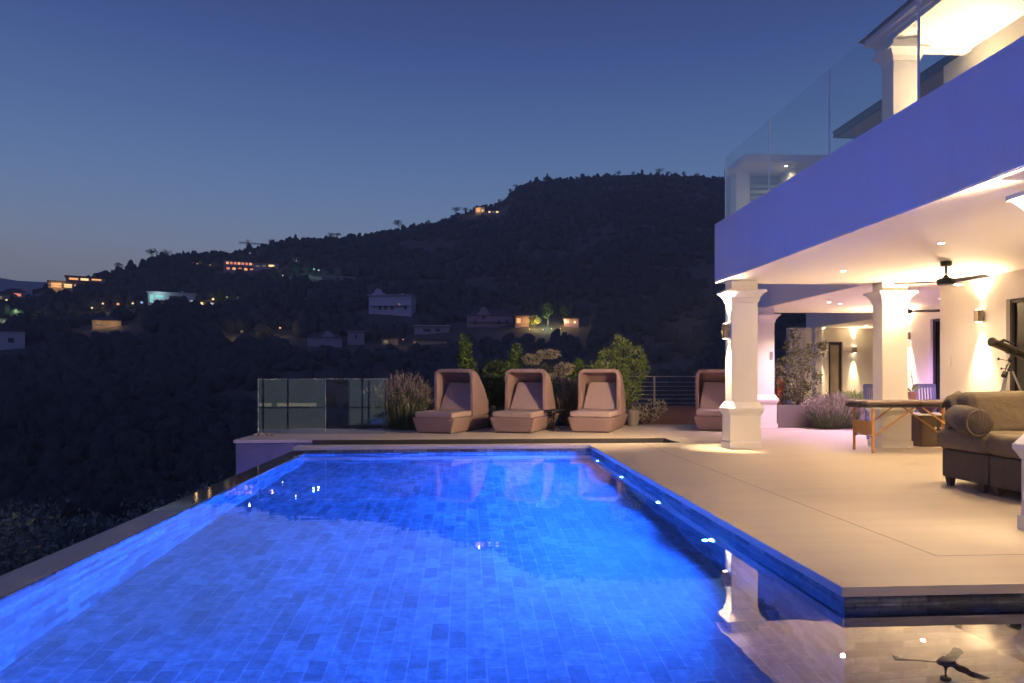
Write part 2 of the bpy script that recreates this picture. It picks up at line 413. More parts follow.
def build_terrain():
    rr = [2, 6, 10, 14, 18, 22, 27, 33, 40, 50, 62, 76, 92] + list(range(110, 780, 14)) + [800, 840, 900, 980, 1080, 1200, 1350, 1500, 1700, 2050, 2480]
    na = 300; mb = MB(); mb.v.append((0, 0, -3.2))
    for r in rr:
        for k in range(na):
            a = 2 * math.pi * k / na; x, y = r * math.sin(a), r * math.cos(a)
            mb.v.append((x, y, height(x, y) if r < 1700 else -30))
    for k in range(na): mb.f.append((0, 1 + (k + 1) % na, 1 + k))
    for i in range(len(rr) - 1):
        for k in range(na):
            a, b_ = 1 + i * na + k, 1 + i * na + (k + 1) % na
            mb.f.append((a, b_, b_ + na, a + na))
    mb.build('terrain', surf('hillside', (.06, .07, .055), (.10, .095, .075), .08, .95, .3, .5, detail=8), smooth=True, kind='structure')
build_terrain()

def far_hills():
    mb = MB(); n = 60; D = 1850
    prof = [(-500, 262), (-200, 270), (-60, 276), (0, 277.5), (15, 280), (30, 282), (45, 282), (60, 284), (90, 285), (140, 288), (220, 300), (320, 340)]
    for k in range(n + 1):
        u = -500 + 820 * k / n; a = math.atan((u - 512) / 700) + YAW
        v = lerp(prof, u) + .5 * math.sin(u * .13) ; H = 1.27 + D * (376 - v) / 700 * math.cos(a - YAW)
        for t, hh in ((.8, -30), (.9, H * .45), (1, H), (1.15, H * .6), (1.3, -30)):
            mb.v.append((D * t * math.sin(a), D * t * math.cos(a), hh))
    for k in range(n):
        for j in range(4):
            a = k * 5 + j; mb.f.append((a, a + 5, a + 6, a + 1))
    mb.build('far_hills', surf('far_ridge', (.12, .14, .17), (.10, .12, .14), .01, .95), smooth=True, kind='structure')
far_hills()

# clearings in front of houses: (x, y, half width, depth in front)
HOUSES = {}
CLEAR = [(11.7,632.4,14,40),(24,626,12,40),(-132.2,419.7,14,30),(-117.6,418.8,12,24),(-205,374,16,40),(-200.7,383,14,40),(-226,368,12,30),(-219,346.6,12,24),(-182,291,12,24),(-124.5,304.6,14,26),(-116,318,12,20),(-127.5,257,10,24),(-34,312,12,34),(-71,397.7,16,24),(-87,406.7,8,20),(-50.8,254.5,9,26),(-40.8,260.8,7,22),(-14,281,10,26),(9.4,287.8,13,30),(24,280.5,6,24),(31.4,281,7,22),(40,283,8,24),(-141,223,10,30),(-112,317,5,22),(-108,324,4,20),(-69,264,4,14),(-81,257,5,16),(-14,266,9,14),(-29,263,7,14),(-114.3,488,12,26),(-157,305,4,20),(-153.7,306,4,20),(-143,298,4,20),(-132,289,4,20),(-99.7,387,3,16),(-110,408,3,16),(-139,460,3,16)]
def blocked(x, y, s=0):
    for cx, cy, hw, dp in CLEAR:
        d = math.hypot(cx, cy); ux, uy = cx / d, cy / d
        al = (x - cx) * ux + (y - cy) * uy; pe = abs((x - cx) * uy - (y - cy) * ux)
        if pe < hw + s and -dp * .62 < al < 10: return True
    return False

def forest():
    def ico(n):
        bm = bmesh.new(); bmesh.ops.create_icosphere(bm, subdivisions=n, radius=1)
        b = np.array([v.co[:] for v in bm.verts]); f = np.array([[v.index for v in q.verts] for q in bm.faces]); bm.free(); return b, f
    ball = {1: ico(2), 2: ico(3), 3: ico(4)}
    rs = np.random.RandomState(3); V = []; F = []; nv = 0; cnt = 0; k = 0
    while cnt < 21000 and k < 120000:
        k += 1
        u = rs.uniform(-120, 1090); a = math.atan((u - 512) / 700) + YAW
        Rr = lerp(RID, u); r = rs.uniform(34, Rr * 1.03)
        x, y = r * math.sin(a), r * math.cos(a)
        if blocked(x, y, 2): continue
        if r < 90 and u > 640: continue
        cl = noise.noise((x / 55, y / 55, 2.0)) + .5 * noise.noise((x / 20, y / 20, 5.0))
        if cl > .30 and r > 120 and r < Rr * .93 and rs.rand() < .9: continue
        base, fidx = ball[3 if r < 70 else 2 if r < 190 else 1]
        s = rs.uniform(.45, 1.25) * (.95 + 1.35 * min(1, r / 300))
        if r > Rr * .97: s *= rs.choice([.35, .5, .7])
        tall = rs.uniform(.7, 1.45)
        if rs.rand() < .05: s *= .75; tall *= 2.1
        d = np.ones(len(base))
        for o_ in range(1, 6 if len(base) > 100 else 3):
            fr = rs.normal(0, 1.9 * 1.75 ** o_, (3, 3)); ph = rs.uniform(0, 6.28, 3)
            d += (.30 / 1.28 ** o_) * np.sin(base @ fr[0] + ph[0]) * np.sin(base @ fr[1] + ph[1])
        d += rs.normal(0, .07, len(base))
        p = base * d[:, None] * np.array([s * rs.uniform(.8, 1.25), s * rs.uniform(.8, 1.25), s * tall]) + np.array([x, y, height(x, y) + s * tall * .5])
        V.append(p); F.append(fidx + nv); nv += len(base); cnt += 1
    V = np.concatenate(V); F = np.concatenate(F)
    me = bpy.data.meshes.new('forest')
    me.vertices.add(len(V)); me.vertices.foreach_set('co', V.reshape(-1))
    me.loops.add(F.size); me.loops.foreach_set('vertex_index', F.reshape(-1).astype(np.int32))
    me.polygons.add(len(F)); me.polygons.foreach_set('loop_start', np.arange(0, F.size, 3, dtype=np.int32))
    me.update(calc_edges=True)
    m, nt, out = new_mat('forest_canopy')
    g = N(nt, 'ShaderNodeNewGeometry'); b = N(nt, 'ShaderNodeBsdfPrincipled', Roughness=.9); b.inputs['Specular IOR Level'].default_value = .1
    tc = N(nt, 'ShaderNodeTexCoord'); nz = N(nt, 'ShaderNodeTexNoise', Scale=.9, Detail=4); nt.links.new(tc.outputs['Object'], nz.inputs['Vector'])
    c = mix_col(nt, g.outputs['Random Per Island'], (.05, .08, .07), (.15, .15, .115)); n7 = N(nt, 'ShaderNodeTexNoise', Scale=.018, Detail=4); nt.links.new(tc.outputs['Object'], n7.inputs['Vector']); c = mix_col(nt, n7.outputs[0], c, (.045, .06, .055)); c = mix_col(nt, nz.outputs[0], c, (.065, .085, .075))
    n5 = N(nt, 'ShaderNodeTexNoise', Scale=2.2, Detail=6, Roughness=.7); nt.links.new(tc.outputs['Object'], n5.inputs['Vector'])
    bp = N(nt, 'ShaderNodeBump', Strength=1, Distance=.6); nt.links.new(n5.outputs[0], bp.inputs['Height']); nt.links.new(bp.outputs[0], b.inputs['Normal'])
    nt.links.new(c, b.inputs['Base Color']); nt.links.new(b.outputs[0], out.inputs[0])
    me.materials.append(m)
    o = bpy.data.objects.new('forest', me); COL.objects.link(o); o['kind'] = 'stuff'
    tag(o, 'dark wooded hillside of dense tree crowns above the valley', 'forest')
forest()

def scrub():
    rs = np.random.RandomState(5); C = []; D = []; L = []; W = []
    for i in range(330):
        if i < 260:
            r = rs.uniform(11, 62); a = R(rs.uniform(-62, -8))
            x, y = r * math.sin(a), r * math.cos(a)
            if x > -5.6 and y < 17: continue
        else:
            r = rs.uniform(26, 60); a = R(rs.uniform(-8, 22)); x, y = r * math.sin(a), r * math.cos(a)
            if y < 24: continue
        s = rs.uniform(.6, 1.5) * (1 + r / 70)
        lob = [(x + rs.uniform(-.6, .6) * s, y + rs.uniform(-.6, .6) * s, height(x, y) + s * rs.uniform(.3, .75), s * rs.uniform(.35, .6), s * rs.uniform(.35, .6), s * rs.uniform(.3, .6)) for _ in range(5)]
        n = 520; p, d = cloud_points(rs, lob, n)
        C.append(p); D.append(d + rs.normal(0, .6, (n, 3))); L.append(rs.uniform(.05, .10, n) * (1 + r / 18)); W.append(rs.uniform(.025, .05, n) * (1 + r / 18))
    o = quads('scrub', M['scrub'], np.concatenate(C), np.concatenate(D), np.concatenate(L), np.concatenate(W), seed=2, kind='stuff')
    tag(o, 'dark scrub covering the slope below the pool edge', 'scrub')
scrub()

# ------------------------------------------------------------------ deck and pool
PX0, PX1, PX2, PY0, PY1, PY2 = -2.9, 2.28, 4.55, .3, 4.1, 12.72     # pool basin: long leg plus a leg passing in front of the terrace
WZ, FZ = -.122, -1.42
xs = [-3.1, -2.9, 2.25, 4.05, 4.52, 14]; ys = [-9, .27, 4.07, 12.75, 13.1, 14.2, 18.0]
def deck_occ(i, j):
    if j == 0: return True
    if j == 1: return i == 4
    if j == 2: return i >= 2
    if j == 3: return True
    if j == 4: return i >= 3
    return True
mb = MB(); cells(mb, xs, ys, deck_occ, 0, -.058)
mb.add([(-4.62, 14.2, 0), (-3.1, 14.2, 0), (-3.1, 18, 0), (-4.62, 18, 0)], [(0, 1, 2, 3)])
mb.add([(-4.62, 14.2, -.058), (-3.1, 14.2, -.058), (-3.1, 14.2, 0), (-4.62, 14.2, 0)], [(0, 1, 2, 3)])
mb.add([(-4.62, 18, -.058), (-4.62, 14.2, -.058), (-4.62, 14.2, 0), (-4.62, 18, 0)], [(0, 1, 2, 3)])
mb.add([(7.0, 18, 0), (15, 18, 0), (15, 22.2, 0), (7.0, 22.2, 0)], [(0, 1, 2, 3)])
mb.build('deck', M['deck'], kind='structure', recalc=False)
# body under the back deck, pool walls
mb = MB(); mb.box(-4.58, -3.1, 14.23, 18, -6, -.058)
mb.build('retaining_wall', surf('grey_render', (.17, .17, .20), (.10, .10, .13), 3, .8, .3, 30, stain=(.22, .22, .26), sscale=1.5), kind='structure')
mb = MB(); mb.box(-3.1, 14, 14.23, 18, -6, -.058); mb.box(4.08, 14, 4.14, 14.23, -6, -.058); mb.box(-3.1, 14, -9, .26, -6, -.058); mb.box(4.58, 14, .27, 4.135, -6, -.06); mb.box(-3.1, 4.08, 13.07, 14.23, -6, -.42); mb.box(7, 15, 18, 22.2, -6, -.02)
mb.build('terrace_base', M['planter'], kind='structure')
mb = MB(); mb.box(2.29, 4.07, 4.14, 13.06, -1.6, -.06)
mb.build('terrace_edge_base', M['planter'], kind='structure')
mb = MB(); mb.box(-3.08, 4.03, 14.186, 14.196, -.40, -.010); mb.box(4.034, 4.044, 13.12, 14.18, -.40, -.012); mb.box(-3.08, 4.03, 13.09, 14.18, -.418, -.41)
mb.build('channel_lining', surf('dark_channel', (.035, .03, .03), (.05, .045, .045), 4, .8), kind='structure')
xs2 = [PX0, PX1, PX2]; ys2 = [PY0, PY1, PY2]
mb = MB()
for i, j in ((0, 0), (1, 0), (0, 1)):
    x0, x1, y0, y1 = xs2[i], xs2[i + 1], ys2[j], ys2[j + 1]
    mb.add([(x0, y0, FZ), (x1, y0, FZ), (x1, y1, FZ), (x0, y1, FZ)], [(0, 1, 2, 3)])
mb.build('pool_floor', M['tile_floor'], kind='structure', recalc=False)
mb = MB()
def wallq(p, q, zt=-.058): mb.add([(*p, FZ), (*q, FZ), (*q, zt), (*p, zt)], [(0, 1, 2, 3)])
wallq((PX1, PY2), (PX1, PY1)); wallq((PX1, PY1), (PX2, PY1)); wallq((PX2, PY1), (PX2, PY0)); wallq((PX2, PY0), (PX0, PY0)); wallq((PX0, PY2), (PX1, PY2))
wallq((PX0, PY0), (PX0, PY2), -.108)
mb.build('pool_wall', M['tile_wall'], kind='structure', recalc=False)
mb = MB()
mb.frust((-3.22, PX0 - .002, .3, 13.08, -5), (-3.22, PX0 - .002, .3, 13.08, -.108))
mb.build('infinity_edge', M['weir'], kind='structure', bevel=.012)
mb = MB()
for i, j in ((0, 0), (1, 0), (0, 1)):
    x0, x1, y0, y1 = xs2[i], xs2[i + 1], ys2[j], ys2[j + 1]
    mb.add([(x0, y0, WZ), (x1, y0, WZ), (x1, y1, WZ), (x0, y1, WZ)], [(0, 1, 2, 3)])
me_w = mb.build('water', M['water'], kind='structure', recalc=False)
bm = bmesh.new(); bm.from_mesh(me_w.data); bmesh.ops.remove_doubles(bm, verts=bm.verts, dist=1e-4); bm.to_mesh(me_w.data); bm.free()
# planting bed and mulch mound
def ground_patch(name, mat, x0, x1, y0, y1, zf, n=26):
    mb = MB()
    for j in range(n + 1):
        for i in range(n + 1):
            x, y = x0 + (x1 - x0) * i / n, y0 + (y1 - y0) * j / n; mb.v.append((x, y, zf(x, y)))
    for j in range(n):
        for i in range(n):
            a = j * (n + 1) + i; mb.f.append((a, a + 1, a + n + 2, a + n + 1))
    mb.build(name, mat, kind='structure', smooth=True, recalc=False)
ground_patch('soil', M['soil'], -4.6, 4.6, 16.9, 21, lambda x, y: (-.05 if y < 17.15 + max(0, x + 1) * .13 + .15 * math.sin(x * 3) else .06) + .05 * noise.noise((x * 2, y * 2, 0)) + (-.1 * max(0, y - 20)))
def mz(x, y):
    e = 18.0 + .25 * math.sin(x * 1.3)
    e += max(0, (x - 6.1)) * 1.2 if x > 6.1 else max(0, 5.4 - x) * 0
    t = max(0, min(1, (y - e) / 2.6))
    return -.03 + .42 * t * (2 - t) * .9 + .03 * noise.noise((x * 3, y * 3, 1)) + .02 * noise.noise((x * 11, y * 11, 3))
ground_patch('mulch', M['mulch'], 4.55, 9.5, 17.9, 21.3, mz, 60)

# underwater lamps on the terrace-side wall
PBLUE = (.012, .105, 1.0)
pos_words = ['farthest one, nearest the sun loungers', 'second from the loungers', 'third from the loungers', 'beside the reflection of the column', 'near the corner of the terrace']
lampset = [(11.9,), (10.05,), (8.1,), (6.3,)]
for k, (y,) in enumerate(lampset):
    t = thing('underwater_lamp', 'round blue underwater lamp in the pool wall, ' + pos_words[k], 'pool lamp', (PX1, y, -.60), group='underwater lamps along the terrace side of the pool')
    prof = [(.085, 0), (.085, .02), (.06, .028)]
    a = MB(); a.lathe(prof, n=20); a.v = [(-z - .001, x, y2) for x, y2, z in a.v]; a.build('ring', M['steel'], t, smooth=False)
    a = MB(); a.lathe([(.045, .028), (.04, .045), (.025, .058), (.008, .062)], n=20); a.v = [(-z - .001, x, y2) for x, y2, z in a.v]; a.build('lens', M['pool_glow'], t)
    lamp('SPOT', (PX1 - .1, y, -.60), 4100, PBLUE, t, (-1, 0, -.12), 166, 1, .025)
# further lamps of the same set, in the leg of the pool that runs past the camera
for k, (x, y, d) in enumerate([(-1.9, .36, (-.05, 1, -.22)), (-.5, .36, (-.3, 1, -.22))]):
    t = thing('underwater_lamp', ['round blue underwater lamp under the near pool edge by the infinity edge', 'round blue underwater lamp in the middle of the near pool edge'][k], 'pool lamp', (x, y - .05, -.60), group='underwater lamps under the near pool edge')
    a = MB(); a.lathe([(.085, 0), (.085, .02), (.06, .028)], n=20); a.v = [(q, z + .001, w) for q, w, z in a.v]; a.build('ring', M['steel'], t)
    a = MB(); a.lathe([(.045, .028), (.04, .045), (.025, .058), (.008, .062)], n=20); a.v = [(q, z + .001, w) for q, w, z in a.v]; a.build('lens', M['pool_glow'], t)
    lamp('SPOT', (x, y + .04, -.60), 4000, PBLUE, t, d, 100, 1, .05)

t = thing('underwater_lamp', 'blue lamp in the overflow channel below the infinity edge', 'pool lamp', (-3.9, 13.2, -1.9))
a = MB(); a.lathe([(.08, 0), (.085, .04), (.06, .06)], n=20); a.build('ring', M['steel'], t)
a = MB(); a.lathe([(.06, .0605), (.05, .07), (.01, .075)], n=20); a.build('lens', M['pool_glow'], t)
lamp('SPOT', (-3.9, 13.2, -1.8), 110, (.12, .11, 1), t, (0, .75, 1), 120, .8, .08)
vc = MB(); vc.box(-5.2, -3.225, .3, 14.2, -2.2, -1.95); vc.build('overflow_channel', M['planter'], kind='structure')

# ------------------------------------------------------------------ the villa
villa = thing('villa', 'white two-storey villa with columns, deep balcony and glass balustrade beside the pool', 'villa', (8, 6, 0))
def vb(name, mat, boxes, parent=None, bevel=.006):
    a = MB()
    for b in boxes: a.box(*b)
    return a.build(name, mat, parent or villa, world=True, bevel=bevel)
ZS, ZT = 2.95, 4.0
# balcony slabs: rendered fascia round a smooth soffit
vb('balcony_slab', M['fascia'], [(4.45, 8.8, -5, 12.35, ZS, ZT)])
vb('balcony_slab', M['fascia'], [(7.26, 12, 12.354, 18.0, ZS + .002, ZT - .002)])
vb('balcony_slab', M['fascia'], [(10.8, 16, 18.004, 21.7, 2.8, 3.75)])
# a thin painted soffit panel just below each slab
vb('soffit', M['soffit'], [(4.452, 8.65, -5, 12.345, ZS - .012, ZS - .002)], bevel=0)
vb('soffit', M['soffit'], [(7.262, 11.0, 12.36, 17.99, ZS - .010, ZS)], bevel=0)
vb('soffit', M['soffit'], [(10.802, 16, 18.01, 21.5, 2.788, 2.798)], bevel=0)
# walls
Wl = M['plaster']
def wall_with_gap(x0, x1, y0, y1, z0, z1, gaps):      # wall along y with openings (ya, yb, zb)
    bs = []; c = y0
    for ya, yb, zb in gaps:
        bs.append((x0, x1, c, ya, z0, z1)); bs.append((x0, x1, ya, yb, zb, z1)); c = yb
    bs.append((x0, x1, c, y1, z0, z1)); return bs
def plain(name, boxes, bevel=0): return vb(name, Wl, boxes, bevel=bevel)
plain('wall', wall_with_gap(8.65, 8.95, -5, 12.3, 0, ZS, [(1.6, 5.2, 2.5), (7.0, 10.72, 2.5)]))
plain('wall', [(8.95, 11.3, 12.0, 12.3, 0, ZS)])
plain('wall', wall_with_gap(11.0, 11.3, 12.3, 18.0, 0, ZS, [(13.6, 15.98, 2.62)]))
a = MB()
for b in [(10.2, 11.44, 21.5, 21.8, 0, 2.8), (11.44, 11.9, 21.5, 21.8, 2.36, 2.8), (11.9, 16, 21.5, 21.8, 0, 2.8)]: a.box(*b)
a.build('wall', Wl, villa, world=True)
plain('wall', [(8.65, 8.95, -5, 12.2, ZT, 6.9)])
plain('wall', [(11.0, 11.3, 12.2, 17.8, ZT, 7.3), (8.95, 11.3, 11.9, 12.2, ZT, 6.9)])
# sliding doors
def sliding(x, y0, y1, z1, n, curtain=True):
    fr = MB(); w = .06
    fr.box(x + .06, x + .14, y0, y0 + w, 0, z1); fr.box(x + .06, x + .14, y1 - w, y1, 0, z1); fr.box(x + .06, x + .14, y0 + w, y1 - w, z1 - w, z1); fr.box(x + .06, x + .14, y0 + w, y1 - w, .0, .05)
    for k in range(1, n):
        yy = y0 + (y1 - y0) * k / n; fr.box(x + .07, x + .13, yy - .04, yy + .04, .05, z1 - w)
    f = fr.build('sliding_door', M['dark_frame'], villa, world=True, bevel=.004)
    p = MB(); p.box(x + .095, x + .105, y0 + w, y1 - w, .05, z1 - w); p.build('pane', M['pane'], f, world=True)
    if curtain:
        m = 26
        for (a0, a1) in ((y0 + .05, y0 + (y1 - y0) * .22), (y1 - (y1 - y0) * .30, y1 - .32)):
            vs = []; c = MB()
            for k in range(m + 1):
                yy = a0 + (a1 - a0) * k / m; xx = x + .22 + .03 * math.sin(k * 1.9)
                vs += [(xx, yy, .03), (xx, yy, z1 - .05)]
            c.add(vs, [(2 * k, 2 * k + 1, 2 * k + 3, 2 * k + 2) for k in range(m)])
            c.build('curtain', M['curtain'], f, world=True, smooth=True)
    return f
sliding(11.0, 13.6, 15.98, 2.62, 3)
sliding(8.65, 7.0, 10.72, 2.5, 3); sliding(8.65, 1.6, 5.2, 2.5, 3)
# room behind each sliding door so that no door opens onto nothing
plain('room_wall', [(14.5, 14.6, 12.3, 18, 0, ZS), (11.3, 14.5, 17.9, 18, 0, ZS), (11.3, 14.5, 12.2, 12.3, 0, ZS), (11.3, 14.5, 12.3, 17.9, ZS, ZS + .05), (12.2, 12.3, -5, 12.0, 0, ZS), (8.95, 12.2, -5, -4.9, 0, ZS), (8.95, 12.2, -4.9, 12, ZS + .3, ZS + .4)])
# panelled door in the far wing
d = MB(); d.box(11.46, 11.88, 21.56, 21.62, 0, 2.34); dd = d.build('door', M['dark_frame'], villa, world=True, bevel=.004)
p = MB(); p.box(11.52, 11.80, 21.545, 21.558, .1, 2.25); p.build('door_panel', surf('door_panel', (.30, .25, .2), None, 5, .6), dd, world=True)

def column(x, y, z0, z1, sw=.47, sd=.30, plinth=True):
    """square column: shaft with a moulded plinth and a flared capital"""
    a = MB(); h = z0 + (.82 if plinth else 0)
    a.box(x - sw / 2, x + sw / 2, y - sd / 2, y + sd / 2, h, z1 - .38)
    c = a.build('column', M['cream_trim'], villa, world=True, bevel=.008)
    if plinth:
        p = MB(); W, D = sw / 2 + .04, sd / 2 + .04
        p.box(x - W - .02, x + W + .02, y - D - .02, y + D + .02, z0, z0 + .12)
        p.box(x - W, x + W, y - D, y + D, z0 + .12, z0 + .58)
        p.frust((x - W, x + W, y - D, y + D, z0 + .58), (x - W - .04, x + W + .04, y - D - .04, y + D + .04, z0 + .66))
        p.box(x - W - .045, x + W + .045, y - D - .045, y + D + .045, z0 + .66, z0 + .71)
        p.frust((x - W - .04, x + W + .04, y - D - .04, y + D + .04, z0 + .71), (x - sw / 2 - .012, x + sw / 2 + .012, y - sd / 2 - .012, y + sd / 2 + .012, h))
        p.build('plinth', M['cream_trim'], c, world=True, bevel=.006)
    k = MB(); W, D = sw / 2, sd / 2
    k.frust((x - W - .01, x + W + .01, y - D - .01, y + D + .01, z1 - .38), (x - W - .03, x + W + .03, y - D - .03, y + D + .03, z1 - .30))
    k.frust((x - W - .03, x + W + .03, y - D - .03, y + D + .03, z1 - .30), (x - W - .09, x + W + .09, y - D - .09, y + D + .09, z1 - .21))
    k.box(x - W - .115, x + W + .115, y - D - .115, y + D + .115, z1 - .21, z1 - .165)
    k.box(x - W + .0, x + W - .0, y - D + .0, y + D - .0, z1 - .165, z1 - .002)
    k.build('capital', M['cream_trim'], c, world=True, bevel=.005)
    return c
column(4.84, 12.09, 0, ZS - .012)
column(7.57, 12.09, 0, ZS - .012)
column(4.85, 5.32, 0, ZS - .012)
column(4.85, -1.4, 0, ZS - .012)
column(7.22, 16.75, 0, ZS - .010, .46, .40)
vb('column', M['cream_trim'], [(10.74, 10.96, 20.99, 21.21, 0, 2.64), (10.69, 11.01, 20.94, 21.26, 2.64, 2.70), (10.74, 10.96, 20.99, 21.21, 2.70, 2.786)], bevel=.006)
column(7.29, 11.35, ZT, 6.9, .46, .32, plinth=False)
column(7.29, 5.0, ZT, 6.9, .46, .32, plinth=False)
# small switch plate on the purple-lit column and one on the main wall
vb('switch_plate', M['steel'], [(7.33, 7.41, 16.538, 16.548, 1.66, 1.86)], bevel=.002)
vb('switch_plate', M['cream_trim'], [(8.638, 8.648, 12.0, 12.08, 1.45, 1.62)], bevel=.002)

# upper terrace roof: ceiling, stepped eaves cornice and tiled slope
vb('ceiling', M['soffit'], [(7.1, 8.65, -5, 11.66, 6.9, 6.98)], bevel=0)
a = MB()
for x0, z0, z1, e in ((7.06, 6.87, 6.95, -.34), (7.02, 6.95, 7.02, -.29), (6.95, 7.02, 7.13, -.2)):
    a.box(x0, 7.3, -5, 12.05 + e, z0, z1)
    a.box(7.3, 9.0, 11.5, 12.05 + e, z0, z1)
a.build('cornice', M['cream_trim'], villa, world=True, bevel=.012)
a = MB(); x0, x1, y1 = 6.88, 9.6, 11.93; zt = 7.14
a.add([(x0, -5, zt), (x0, y1, zt), (x1, y1 - 3.1, zt + 1.7), (x1, -5, zt + 1.7), (13, -5, zt), (13, y1, zt), (x0, -5, zt - .008), (x0, y1, zt - .008), (13, y1, zt - .008), (13, -5, zt - .008)],
      [(0, 1, 2, 3), (3, 2, 5, 4), (1, 5, 2), (6, 9, 8, 7), (0, 6, 7, 1), (1, 7, 8, 5)])
a.build('roof', M['roof_tile'], villa, world=True)
# eaves of the second block
a = MB(); a.box(9.2, 11.6, 12.4, 16.8, 7.20, 7.25); a.build('eaves_soffit', surf('eaves_soffit', (.34, .25, .2), (.27, .2, .16), 10, .8, stretch=(1, 8, 1)), villa, world=True)
a = MB(); a.box(9.1, 9.198, 12.4, 16.9, 7.19, 7.34); a.box(9.2, 11.6, 16.802, 16.9, 7.19, 7.34); a.build('gutter', M['dark_frame'], villa, world=True, bevel=.02)
a = MB(); a.add([(9.08, 12.36, 7.35), (9.08, 16.95, 7.35), (11.2, 14.8, 8.5), (11.2, 12.36, 8.5), (13.5, 12.36, 7.35), (13.5, 16.95, 7.35)], [(0, 1, 2, 3), (1, 5, 2), (3, 2, 5, 4), (0, 3, 4), (0, 4, 5, 1)])
a.build('roof', M['roof_tile'], villa, world=True)
# flat-roofed terrace room at the far end of the upper floor
vb('flat_roof', M['cream_trim'], [(7.08, 11.6, 17.45, 18.9, 6.75, 6.95)], bevel=.01)
vb('wall', M['cream_trim'], [(7.2, 7.58, 18.35, 18.75, ZT, 6.749)], bevel=.01)
vb('wall', M['cream_trim'], [(8.5, 8.62, 17.9, 18.75, ZT, 6.749), (8.622, 11.6, 18.35, 18.75, ZT, 6.749)], bevel=0)
a = MB()
for k in range(16):
    z = 4.2 + k * .155
    a.frust((7.585, 8.495, 18.46, 18.50, z), (7.585, 8.495, 18.56, 18.60, z + .11))
a.box(7.58, 8.499, 18.62, 18.64, ZT, 6.74)
a.build('louvred_shutter', surf('shutter', (.33, .36, .42), (.27, .3, .35), 10, .5), villa, world=True)
a = MB()
a.box(7.26, 11, 18.0, 19.1, ZS + .3, ZT - .01); a.build('balcony_slab', M['fascia'], villa, world=True)

# frameless glass balustrade on the balcony
gy = [11.86, 10.10, 8.37, 6.66, 4.92, 3.2, 1.4]
for a0, a1 in zip(gy, gy[1:]):
    g = MB(); g.box(4.458, 4.470, a1 + .012, a0 - .012, ZT - .1, 5.06); p = g.build('glass_panel', M['balcony_glass'], villa, world=True)
    e = MB(); e.box(4.4565, 4.4715, a1 + .002, a1 + .011, ZT - .02, 5.06); e.build('glass_edge', M['glass_edge'], p, world=True); e = MB(); e.box(4.4565, 4.4715, a0 - .011, a0 - .002, ZT - .02, 5.06)
    e.build('glass_edge', M['glass_edge'], p, world=True)
g = MB(); g.box(4.483, 7.1, 11.872, 11.884, ZT, 5.06); p = g.build('glass_panel', M['balcony_glass'], villa, world=True)
e = MB(); e.box(4.473, 4.482, 11.868, 11.888, ZT, 5.06); e.build('glass_edge', M['glass_edge'], p, world=True)

ph = thing('pool_house', 'white-framed pool house with lit windows below the end of the terrace, mirrored in the glass', 'pool house', (-8, -7, -3.2))
vb('wall', M['plaster'], [(-13, -3.4, -9.5, -7.0, -6, -2.4), (-13, -3.4, -9.5, -7.0, 1.5, 2.3), (-13, -12.6, -7.3, -7.0, -2.4, 1.5), (-7.6, -6.4, -9.5, -7.0, -2.4, 1.5), (-3.9, -3.4, -9.5, -7.0, -2.4, 1.5)], ph)
vb('roof', M['roof_tile'], [(-13.4, -3.2, -9.8, -6.5, 2.302, 2.5)], ph)
pw = emit('pool_house_window', (.72, .88, .92), .5); pl = emit('pool_house_lit_window', (1, .9, .7), 1.6)
for x0, x1, z0, z1, m_, bars in ((-12.6, -7.6, -2.4, 1.5, pw, (.34, .6)), (-6.4, -3.9, -2.4, 1.5, pw, (.3, .44, .8))):
    f = vb('window', m_, [(x0, x1, -7.6, -7.58, z0, z1)], ph)
    vb('window_frame', M['cream_trim'], [(x0, x1, -7.06, -7.0, -.46, -.40)] + [(x0 + (x1 - x0) * k - .05, x0 + (x1 - x0) * k + .05, -7.08, -7.02, -2.4, 1.5) for k in bars], f)
vb('window', pl, [(-12.3, -10.6, -7.57, -7.55, -.38, -.2)], ph, bevel=0); vb('window', pl, [(-10.3, -8.2, -7.57, -7.55, -.38, -.2)], ph, bevel=0)
vb('window', pl, [(-12.0, -11.5, -7.57, -7.55, .55, .95)], ph, bevel=0); vb('window', pl, [(-5.75, -5.6, -7.57, -7.55, .3, .5)], ph, bevel=0)

